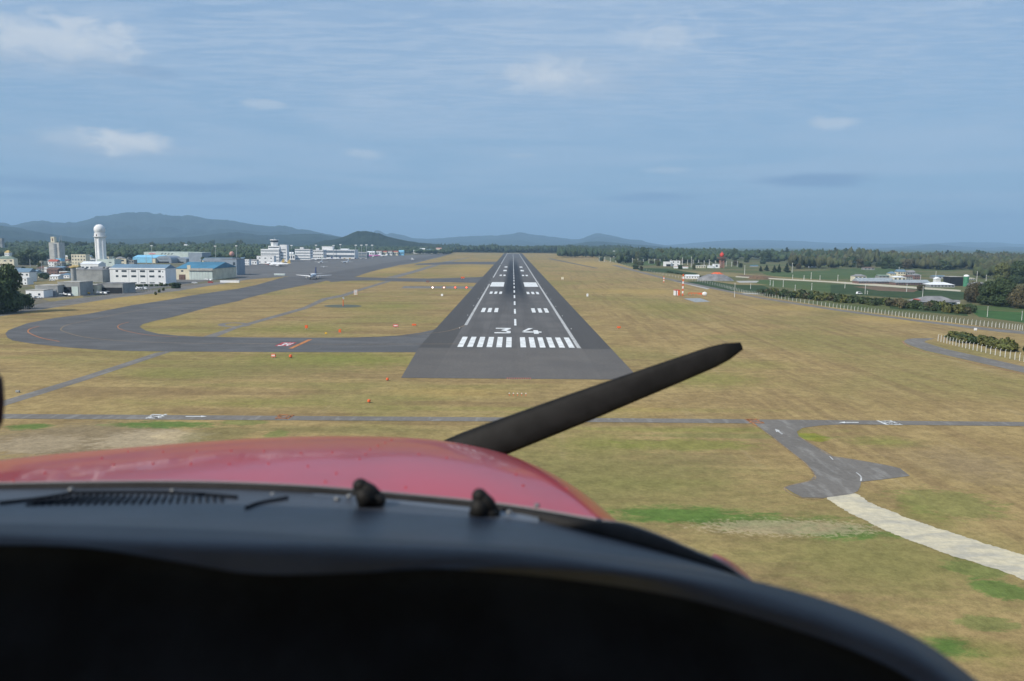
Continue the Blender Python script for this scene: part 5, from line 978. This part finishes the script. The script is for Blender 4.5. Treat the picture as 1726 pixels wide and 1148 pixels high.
jet('white twin turboprop standing alone on the apron', 541, 443.5, R(2), 20, 'paint', 'paint', span=24); jet('white twin turboprop right of the other one on the apron', 583, 443.5, R(-18), 22, 'paint', 'paint', span=26)
jet('white airliner with pale green tail beside the terminal', 534, 438.6, R(-80), 24, 'paint', 'wall_gn', span=16); jet('small white jet near the far taxiway', 695.5, 438.2, R(20), 16, 'paint', 'paint', span=14)
jet('white airliner parked at the terminal front, second from the right', 566, 437.8, R(-84), 22, 'paint', 'navy', span=14); jet('white airliner parked at the middle of the terminal front', 552, 438.0, R(-84), 22, 'paint', 'navy', span=14)
def light_plane(label, px, yb, rz, m='paint', name='light_aircraft'):
    t_ = thing(name, label, 'airplane', G(px, yb), rz)
    st_ = [(-3.8, .15, 1.2), (-3.5, .45, 1.2), (-2, .6, 1.3), (0, .65, 1.5), (1.5, .45, 1.45), (4.2, .12, 1.5)]
    MB().tube([(0, y, z) for y, r, z in st_], [r for y, r, z in st_], 12).build('fuselage', M[m], t_, smooth=True); MB().box(-5.2, 5.2, -1.1, .4, 2.05, 2.2).build('wing', M[m], t_)
    MB().box(-1.7, 1.7, 3.5, 4.3, 1.5, 1.58).build('tailplane', M[m], t_); MB().prismx([(3.1, 1.5), (3.9, 2.7), (4.5, 2.7), (4.4, 1.5)], -.06, .06).build('tail_fin', M[m], t_); MB().box(-.5, .5, -1.5, .3, 1.65, 2.05).build('cabin_glass', M['wall_dk'], t_)
    for x, y in ((-1.1, -.2), (1.1, -.2), (0, -3)): MB().tube([(x-.1, y, .25), (x+.1, y, .25)], .25, 10).build('wheel', M['tyre'], t_); MB().tube([(x, y, .25), (x*.3, y, 1.1)], .05, 5).build('gear_leg', M['steel'], t_)
    MB().box(-.95, .95, -3.95, -3.88, 1.15, 1.25).build('propeller', M['tyre'], t_)
light_plane('white light aircraft in front of the open grey hangar', 114, 500, R(60)); light_plane('white light aircraft wing on to the black hangar opening', 173, 497, R(75)); light_plane('yellow light aircraft in front of the cream club house', 144, 497, R(80), 'yel'); light_plane('white light aircraft by the shrubs right of the low hangars', 226, 489.5, R(60)); light_plane('white light aircraft parked further right near the shrubs', 240, 489, R(85)); light_plane('white light aircraft beside the small white annex', 46, 504, R(80))
light_plane('small white propeller plane alone in the middle of the apron', 546, 451.5, R(10)); light_plane('small white plane parked beyond the taxiing airliner', 352, 474, R(60))
# low white canopies near the taxiway
bld('blast_screen', 'long low white screen beside the service road', 371, 403, 476.5, 472.5, 2, 'wall_w', 'flat', 'whiter', cat='screen', nopar=True); bld('blast_screen', 'low pale blue screen left of the taxiing airliner', 462, 480, 464, 461, 2, 'wall_gn', 'flat', 'whiter', cat='screen', nopar=True)
# cars and vans on the landside
def car(label, px, yb, m, rz, group=None, van=False):
    t_ = thing('van' if van else 'parked_car', label, 'van' if van else 'car', G(px, yb), rz, group); L = 4.4; h = 1.95 if van else 1.42
    MB().prism([(-L/2, .35), (L/2, .35), (L/2, .85), (L*.30, .95), (L*.16, h), (-L*.36, h), (-L/2+.1, .95)], -.85, .85).build('body', M[m], t_)
    MB().prism([(-L*.38, .97), (L*.25, .97), (L*.14, h-.08), (-L*.34, h-.08)], -.87, .87).build('window_glass', M['glass'], t_)
    for x in (-1.35, 1.35):
        for y in (-.8, .8): MB().tube([(x, y-.1, .32), (x, y+.1, .32)], .32, 10).build('wheel', M['tyre'], t_)
cols_ = ['paint', 'paint', 'steel', 'wall_dk', 'wall_w', 'navy', 'redp']
for i in range(34):
    px = random.uniform(402, 492); yb = random.uniform(441, 446.5); m = random.choice(cols_); cn_ = {'paint': 'white', 'wall_w': 'white', 'steel': 'silver', 'wall_dk': 'black', 'navy': 'dark blue', 'redp': 'red'}[m]
    car(cn_+' car in the car park around the control tower', px, yb, m, random.choice([0, 0, R(90)]), cn_+' cars by the control tower')
for px, yb, m, lb in ((218, 492, 'paint', 'white car on the paving right of the low hangars'), (64, 503, 'paint', 'white car beside the low grey hangars'), (88, 473.5, 'paint', 'white car below the brown house'), (65, 448.5, 'paint', 'white car in front of the dark tree clump'), (328, 478, 'paint', 'white car beside the service road near the teal hangar'), (1448, 496, 'paint', 'small white truck on the farm track'), (355, 477, 'redp', 'red car near the teal roofed hangar')): car(lb, px, yb, m, R(10), van='truck' in lb)
for i in range(14): car('service vehicle at the foot of the terminal', 500+i*9, 437.6-i*.12, random.choice(['paint', 'yel', 'paint', 'navy']), 0, 'service vehicles at the terminal', True)

# ---------------------------------------------------------------- the aircraft we sit in
plane = thing('light_aircraft', 'red light aircraft around the viewer: glossy cowling, dark glareshield and propeller blade', 'airplane', (-.45, 0, H-1.2))
OFF = plane.location
def loft(name, rows, m, smooth=True, n=90, sub=None, parent=plane):
    rs = [spline(r, n) for r in rows]
    if sub: rs = [list(q) for q in zip(*[spline([r[i] for r in rs], sub) for i in range(n)])]
    V = [tuple(Vector(p)-OFF) for r in rs for p in r]; k = len(rs)
    f = [(j*n+i, j*n+i+1, (j+1)*n+i+1, (j+1)*n+i) for j in range(k-1) for i in range(n-1)]
    mb = MB(); mb.add(V, f); return mb.build(name, m, parent, smooth=smooth)
cc_ = lambda L: [tuple(C(*p)) for p in L]
redcoat = mat('red cowling paint', (.43, .007, .011), .28, .08, 3.0, coat=.45, spec=.25); redcoat.node_tree.nodes['Principled BSDF'].inputs['Coat IOR'].default_value = 1.42
seal_l = [(-420, 840, .90), (-200, 828, .94), (0, 822, .97), (290, 820, .99), (500, 826.5, .99), (700, 843, .99), (850, 861, .97), (1006, 897, .92), (1058, 910, .90), (1110, 925, .875), (1163, 942, .85), (1215, 959, .82), (1250, 976, .80), (1330, 1030, .74)]
seal_r = [.005, .005, .005, .006, .006, .006, .0078, .0155, .0180, .0155, .0110, .0068, .0030, .003]
seal = [tuple(q) for q in spline(cc_(seal_l), 120)]
rear = [(-420, 838, .92), (-200, 824, .96), (0, 817, .985), (290, 815, 1.0), (500, 821, 1.0), (700, 838, 1.0), (850, 854, .985), (960, 873, .965), (1030, 888, .95), (1090, 930, .95), (1120, 1010, .95), (1120, 1150, .95)]
frt = [(-400, 900, 1.74), (-200, 828, 1.77), (0, 781, 1.80), (200, 757, 1.80), (400, 740.5, 1.80), (560, 735, 1.80), (700, 738.5, 1.80), (790, 750, 1.79), (860, 770, 1.77), (905, 800, 1.75), (925, 860, 1.73), (925, 960, 1.73)]
A_ = [Vector(q) for q in spline(cc_(rear), 140)]; B_ = [Vector(q) for q in spline(cc_(frt), 140)]
V = []; rows_ = [0, .04, .09, .15, .22, .3, .38, .46, .54, .62, .7, .78, .86, .93, 1.0, 1.05, 1.09, 1.12, 1.14, 1.15]
for t_v in rows_:
    for i, (a, b) in enumerate(zip(A_, B_)):
        e = max(0, (i-104)/35); p = a+(b-a)*t_v
        tt = t_v*(1-t_v); p.z += .072*tt; p.x += .10*e*tt
        if t_v > 1: p.z -= 4.5*(t_v-1)**1.5
        V.append(tuple(p-OFF))
mb = MB(); k_ = len(rows_)
mb.add(V, [(j*140+i, j*140+i+1, (j+1)*140+i+1, (j+1)*140+i) for j in range(k_-1) for i in range(139)]); cow = mb.build('cowling', redcoat, plane, smooth=True)
# rivets and seam on the cowling
rv = MB(); rmesh = None
def on_cowl(px, py):
    d = ray(px, py); bpy.context.view_layer.update()
    return d
from mathutils.bvhtree import BVHTree
bvh = BVHTree.FromPolygons([tuple(Vector(v.co)+OFF) for v in cow.data.vertices], [tuple(p.vertices) for p in cow.data.polygons])
def hit(px, py, up_=.0006):
    r_ = bvh.ray_cast(EYE, ray(px, py).normalized())
    return None if r_[0] is None else r_[0]+(r_[1] if r_[1].dot(ray(px, py)) < 0 else -r_[1])*up_
for px, py in ((23, 811), (76, 798), (172, 773), (192, 784), (216, 762), (258, 782), (275, 762), (322, 782), (332, 761), (387, 782), (390, 760), (453, 782), (445, 761), (519, 786), (567, 798), (549, 812), (560, 763), (616, 766), (624, 758), (637, 752), (649, 747), (660, 742), (606, 774), (706, 766), (753, 772), (882, 819), (955, 824), (684, 822), (508, 764), (870, 800)):
    p = hit(px, py)
    if p is not None: rv.sphere(tuple(p-OFF), .0016, 8, 5)
rv.build('rivet', mat('rivet red', (.55, .03, .02), .25, coat=1.0), plane, smooth=True)
def seam(pts, r=.0009, name='panel_seam', m=None):
    q = [hit(*p[:2]) for p in spline(pts, 30)]; q = [tuple(x-OFF) for x in q if x is not None]
    if len(q) > 3: MB().tube(q, r, 6).build(name, m or mat('seam dark', (.08, .01, .01)), plane)
seam([(0, 800), (300, 786), (560, 788), (640, 783)]) if False else None
srad = [max(.003, float(q[0])) for q in spline([(v,) for v in seal_r], 120)]
rubber = mat('black rubber seal', (.012, .012, .013), .7, .2, 30, spec=.25); MB().tube([tuple(Vector(p)-OFF) for p in seal], srad, 12).build('windshield_seal', rubber, plane, smooth=True)
MB().tube([tuple(Vector(p)-OFF+Vector((0, .003, srad[i]*.98))) for i, p in enumerate(seal)], .0015, 6).build('seal_edge', mat('dull aluminium edge', (.22, .225, .24), .5, metal=.3), plane, smooth=True)
MB().tube([tuple(Vector(p)-OFF+Vector((0, -srad[i]*.9, -srad[i]*.75))) for i, p in enumerate(seal)], .0014, 6).build('seal_lip', mat('grey lip', (.10, .11, .13), .5), plane, smooth=True)
# wing-root fairing seen past the seal
fr_ = [cc_([(1198, 938, .96), (1225, 952, .95), (1250, 970, .94), (1268, 985, .93), (1280, 1005, .92)]), cc_([(1205, 936, 1.0), (1228, 946, 1.0), (1248, 960, 1.0), (1264, 976, 1.0), (1275, 998, 1.0)]), cc_([(1190, 980, 1.05), (1210, 990, 1.05), (1230, 1000, 1.05), (1245, 1015, 1.05), (1250, 1030, 1.05)])]
loft('side_fairing', fr_, redcoat, n=24, sub=10)
# glareshield
dash = mat('glareshield vinyl', (.046, .052, .066), .42, .12, 9, spec=.5, bump=.35); padm = mat('glareshield padding', (.030, .036, .050), .50, .15, 6, spec=.45, bump=.5)
r0 = [(a, b+1.0, c_) for a, b, c_ in seal_l]
r1 = [(-420, 872, .80), (-200, 866, .82), (0, 862, .83), (290, 864, .84), (500, 872, .84), (700, 888, .83), (850, 903, .82), (1006, 928, .80), (1058, 936, .79), (1110, 945, .78), (1163, 955, .77), (1215, 967, .76), (1270, 981, .75), (1370, 1030, .69)]
r2 = [(-420, 890, .71), (-200, 886, .72), (0, 884, .72), (300, 892, .72), (600, 908, .72), (850, 921, .71), (1040, 942, .70), (1250, 976, .68), (1420, 1022, .65), (1560, 1085, .61), (1700, 1190, .56)]
r3 = [(-420, 904, .665), (-200, 901, .67), (0, 899, .67), (300, 912, .67), (600, 922, .67), (850, 933, .66), (1040, 957, .65), (1250, 997, .64), (1400, 1043, .61), (1540, 1102, .57), (1680, 1205, .53)]
r4 = [(-420, 925, .655), (-200, 922, .655), (0, 920, .655), (150, 925, .655), (290, 946, .655), (430, 968, .655), (600, 966, .655), (760, 960, .65), (950, 976, .65), (1150, 1008, .64), (1340, 1062, .61), (1490, 1120, .57), (1620, 1200, .53)]
r5 = [(-420, 932, .69), (-200, 929, .69), (0, 927, .69), (150, 932, .69), (290, 953, .69), (430, 975, .69), (600, 973, .69), (760, 967, .69), (950, 983, .68), (1150, 1016, .67), (1340, 1070, .64), (1490, 1128, .60), (1620, 1208, .55)]
loft('dashboard_top', [cc_(r0), cc_(r1), cc_(r2)], dash, sub=20); loft('glareshield_pad', [cc_([(a, b-1.5, c_) for a, b, c_ in r2]), cc_(r3), cc_(r4)], padm, sub=18)
panelm = mat('shaded panel black', (.010, .013, .019), .9, .2, 8, spec=.1)  # near-black colour stands in for shade on the panel and pad underside
loft('instrument_panel', [cc_([(a, b-2, c_) for a, b, c_ in r4]), cc_(r5), cc_([(a, b+140, c_-.02) for a, b, c_ in r5]), cc_([(a, b+420, c_-.06) for a, b, c_ in r5])], panelm, sub=8)
bvd = None
# defroster grille: dark well with slats
dv = BVHTree.FromPolygons([tuple(Vector(v.co)+OFF) for v in bpy.data.objects['dashboard_top'].data.vertices], [tuple(p.vertices) for p in bpy.data.objects['dashboard_top'].data.polygons])
def dhit(px, py, up_=.0015):
    r_ = dv.ray_cast(EYE, ray(px, py).normalized())
    if r_[0] is None: return None
    return r_[0]+Vector((0, 0, up_))
sm_ = MB()
for k in range(27):
    u = k/26; xb = 45+u*330; xt = xb+34*(1-u)-4; a = dhit(xb, 853-6*u); b = dhit(xt, 846-11*min(1, u/.22)+2*u)
    if a is not None and b is not None: sm_.tube([tuple(a-OFF), tuple(a.lerp(b, .5)-OFF+Vector((0, 0, .0004))), tuple(b-OFF)], .0014, 6)
for L_ in ([(0, 850), (60, 843), (118, 834)], [(118, 832.5), (250, 831.5), (330, 834), (400, 840)], [(415, 858), (440, 849), (485, 841)]):
    q = [dhit(*p) for p in spline(L_, 16)]; q = [tuple(x-OFF) for x in q if x is not None]
    if len(q) > 3: sm_.tube(q, .0022, 6)
sm_.build('defroster_slots', panelm, plane, smooth=True)
# metal strip, screws, knobs
q = [C(*p)-OFF for p in ((526, 839, .965), (600, 844, .965), (700, 853, .96), (800, 863, .95), (880, 874, .935), (908, 879.5, .93))]
mb = MB(); v_ = []
for p in q: v_ += [tuple(p+Vector((0, .010, .002))), tuple(p+Vector((0, -.008, .001))), tuple(p+Vector((0, -.008, -.003))), tuple(p+Vector((0, .010, -.003)))]
mb.add(v_, [(4*i+j, 4*i+(j+1) % 4, 4*i+4+(j+1) % 4, 4*i+4+j) for i in range(5) for j in range(4)]+[(3, 2, 1, 0), (20, 21, 22, 23)]); mb.build('trim_strip', mat('dull grey trim', (.20, .22, .25), .4, metal=.5), plane)
scm = MB().sphere((0, 0, 0), (.0040, .0040, .0028), 12, 8).me('screw'); scm.materials.append(mat('screw metal', (.20, .205, .21), .5, metal=.6))
for px, py, dd in ((120, 825, .95), (291, 827, .965), (460, 833, .965), (568, 841, .95), (589, 836, .96), (858, 863, .935), (905, 852, .96), (1010, 877, .90)):
    c_ = link('screw', scm, None, plane, C(px, py, dd)-OFF, True)
knobm = mat('black nozzle', (.006, .006, .006), .7, .1, 20, spec=.3)
for kx in ((607, 819, 639, 842, 620, 846), (808, 836, 832, 865, 806, 868)):
    a = C(kx[0], kx[1], .93)-OFF; b = C(kx[2], kx[3], .94)-OFF; c_ = C(kx[4], kx[5], .925)-OFF
    n_ = MB(); n_.sphere(tuple(a), .0095, 18, 12); n_.tube([tuple(a), tuple(a.lerp(b, .5)), tuple(b)], [.0094, .0115, .0085], 14); n_.sphere(tuple(b), .0085, 12, 8); n_.tube([tuple(c_-Vector((0, 0, .002))), tuple(a-Vector((0, 0, .003)))], [.0125, .009], 14)
    n_.sphere(tuple(c_.lerp(b, .5)), (.016, .010, .010), 14, 10); n_.build('nozzle', knobm, plane, smooth=True)
# propeller
HB = C(530, 857, 1.98)-OFF; tipc = C(1250, 583, 1.98)-OFF
ax = (tipc-HB); Lp = ax.length; ax.normalize(); nn = Vector((0, 1, 0)); bb = ax.cross(nn).normalized()
prop = thing('propeller', None, None); prop.parent = plane; prop.location = HB
for k_ in list(prop.keys()): del prop[k_]
def blade(sgn):
    n_ = 30; V = []; f = []
    for i in range(n_):
        u = i/(n_-1); s_ = .04+u*(Lp-.04); ch = np.interp(u, [0, .12, .35, .62, .85, .93, .98, 1], [.030, .040, .050, .042, .032, .028, .020, .010]); tw = R(58-40*u); th = np.interp(u, [0, .2, 1], [.030, .018, .005])
        for a in range(12):
            q_ = 2*math.pi*a/12; e = ch*math.cos(q_); g = th*math.sin(q_); e2 = e*math.cos(tw*.55)-g*math.sin(tw); g2 = e*math.sin(tw*.55)+g*math.cos(tw)
            V.append(tuple(ax*sgn*s_+bb*e2+nn*g2))
    for i in range(n_-1):
        for a in range(12): f.append((i*12+a, i*12+(a+1) % 12, (i+1)*12+(a+1) % 12, (i+1)*12+a))
    f.append(tuple(range(11, -1, -1))); f.append(tuple((n_-1)*12+a for a in range(12)))
    mb = MB(); mb.add(V, f); mb.build('blade', mat('black blade paint', (.007, .0068, .007), .65, .25, 14, spec=.2), prop, smooth=True)
blade(1); blade(-1)
MB().tube([(0, -.05, 0), (0, .06, 0), (0, .16, 0), (0, .24, 0)], [.11, .12, .08, .01], 20).build('spinner', redcoat, prop, smooth=True)
# windshield pane: clear sheet from the seal up to the cabin roof
gm = bpy.data.materials.new('clear acrylic'); gm.use_nodes = True; gt = NT(gm.node_tree); gt.n.clear(); tb = gt.new('ShaderNodeBsdfTransparent'); tb.inputs[0].default_value = (.995, .995, .995, 1); oo = gt.new('ShaderNodeOutputMaterial'); gt.l.new(tb.outputs[0], oo.inputs[0])
topr = [(-1.12+1.34*i/9, .235-.03*abs(i-4.5)/4.5, H+.44-.02*((i-4.5)/4.5)**2) for i in range(10)]
midr = [tuple(Vector(a).lerp(Vector(b), .5)+Vector((0, .06, .05))) for a, b in zip([seal[int(i*119/9)] for i in range(10)], topr)]
loft('windshield', [[seal[int(i*119/9)] for i in range(10)], midr, topr], gm, sub=10)
# cabin roof out of frame; unseen high wing added to shade the glareshield
cabm = mat('cabin lining', (.16, .16, .17), .8)
mb = MB().box(-.70, .78, -1.7, .24, 1.62, 1.70); mb.build('cabin_roof', cabm, plane)
mb = MB().box(-.70, .78, -1.72, -1.702, .2, 1.70); mb.build('rear_bulkhead', cabm, plane)
mb = MB().prismx([(.20, 1.76), (.12, 1.70+.002), (-1.15, 1.702), (-1.2, 1.72), (-.4, 1.86), (.05, 1.84)], -5.2, 5.3); mb.build('wing', mat('shade wing red', (.35, .02, .02), .4, coat=.6), plane)
# unidentified dark piece at the left edge of the view
MB().tube([tuple(C(-14, 622, .8)-OFF), tuple(C(-9, 640, .8)-OFF), tuple(C(-8, 675, .8)-OFF), tuple(C(-9, 712, .8)-OFF), tuple(C(-14, 732, .8)-OFF)], [.003, .0075, .0085, .0075, .003], 12).build('left_edge_piece', mat('maroon black', (.02, .008, .010), .6), plane, smooth=True)

# ---------------------------------------------------------------- haze
hz = MB().box(-33000, 33000, -300, 36000, -1.5, 900).build('haze', None)
hm_ = bpy.data.materials.new('haze air'); hm_.use_nodes = True; ht = NT(hm_.node_tree); ht.n.clear()
pv = ht.new('ShaderNodeVolumePrincipled'); pv.inputs['Color'].default_value = (.46, .72, 1.0, 1); pv.inputs['Density'].default_value = 8.8e-5; pv.inputs['Anisotropy'].default_value = 0.0
ho = ht.new('ShaderNodeOutputMaterial'); ht.l.new(pv.outputs[0], ho.inputs['Volume']); hz.data.materials.append(hm_); tag(hz, 'thin blue haze over the plain', 'haze', kind='stuff')
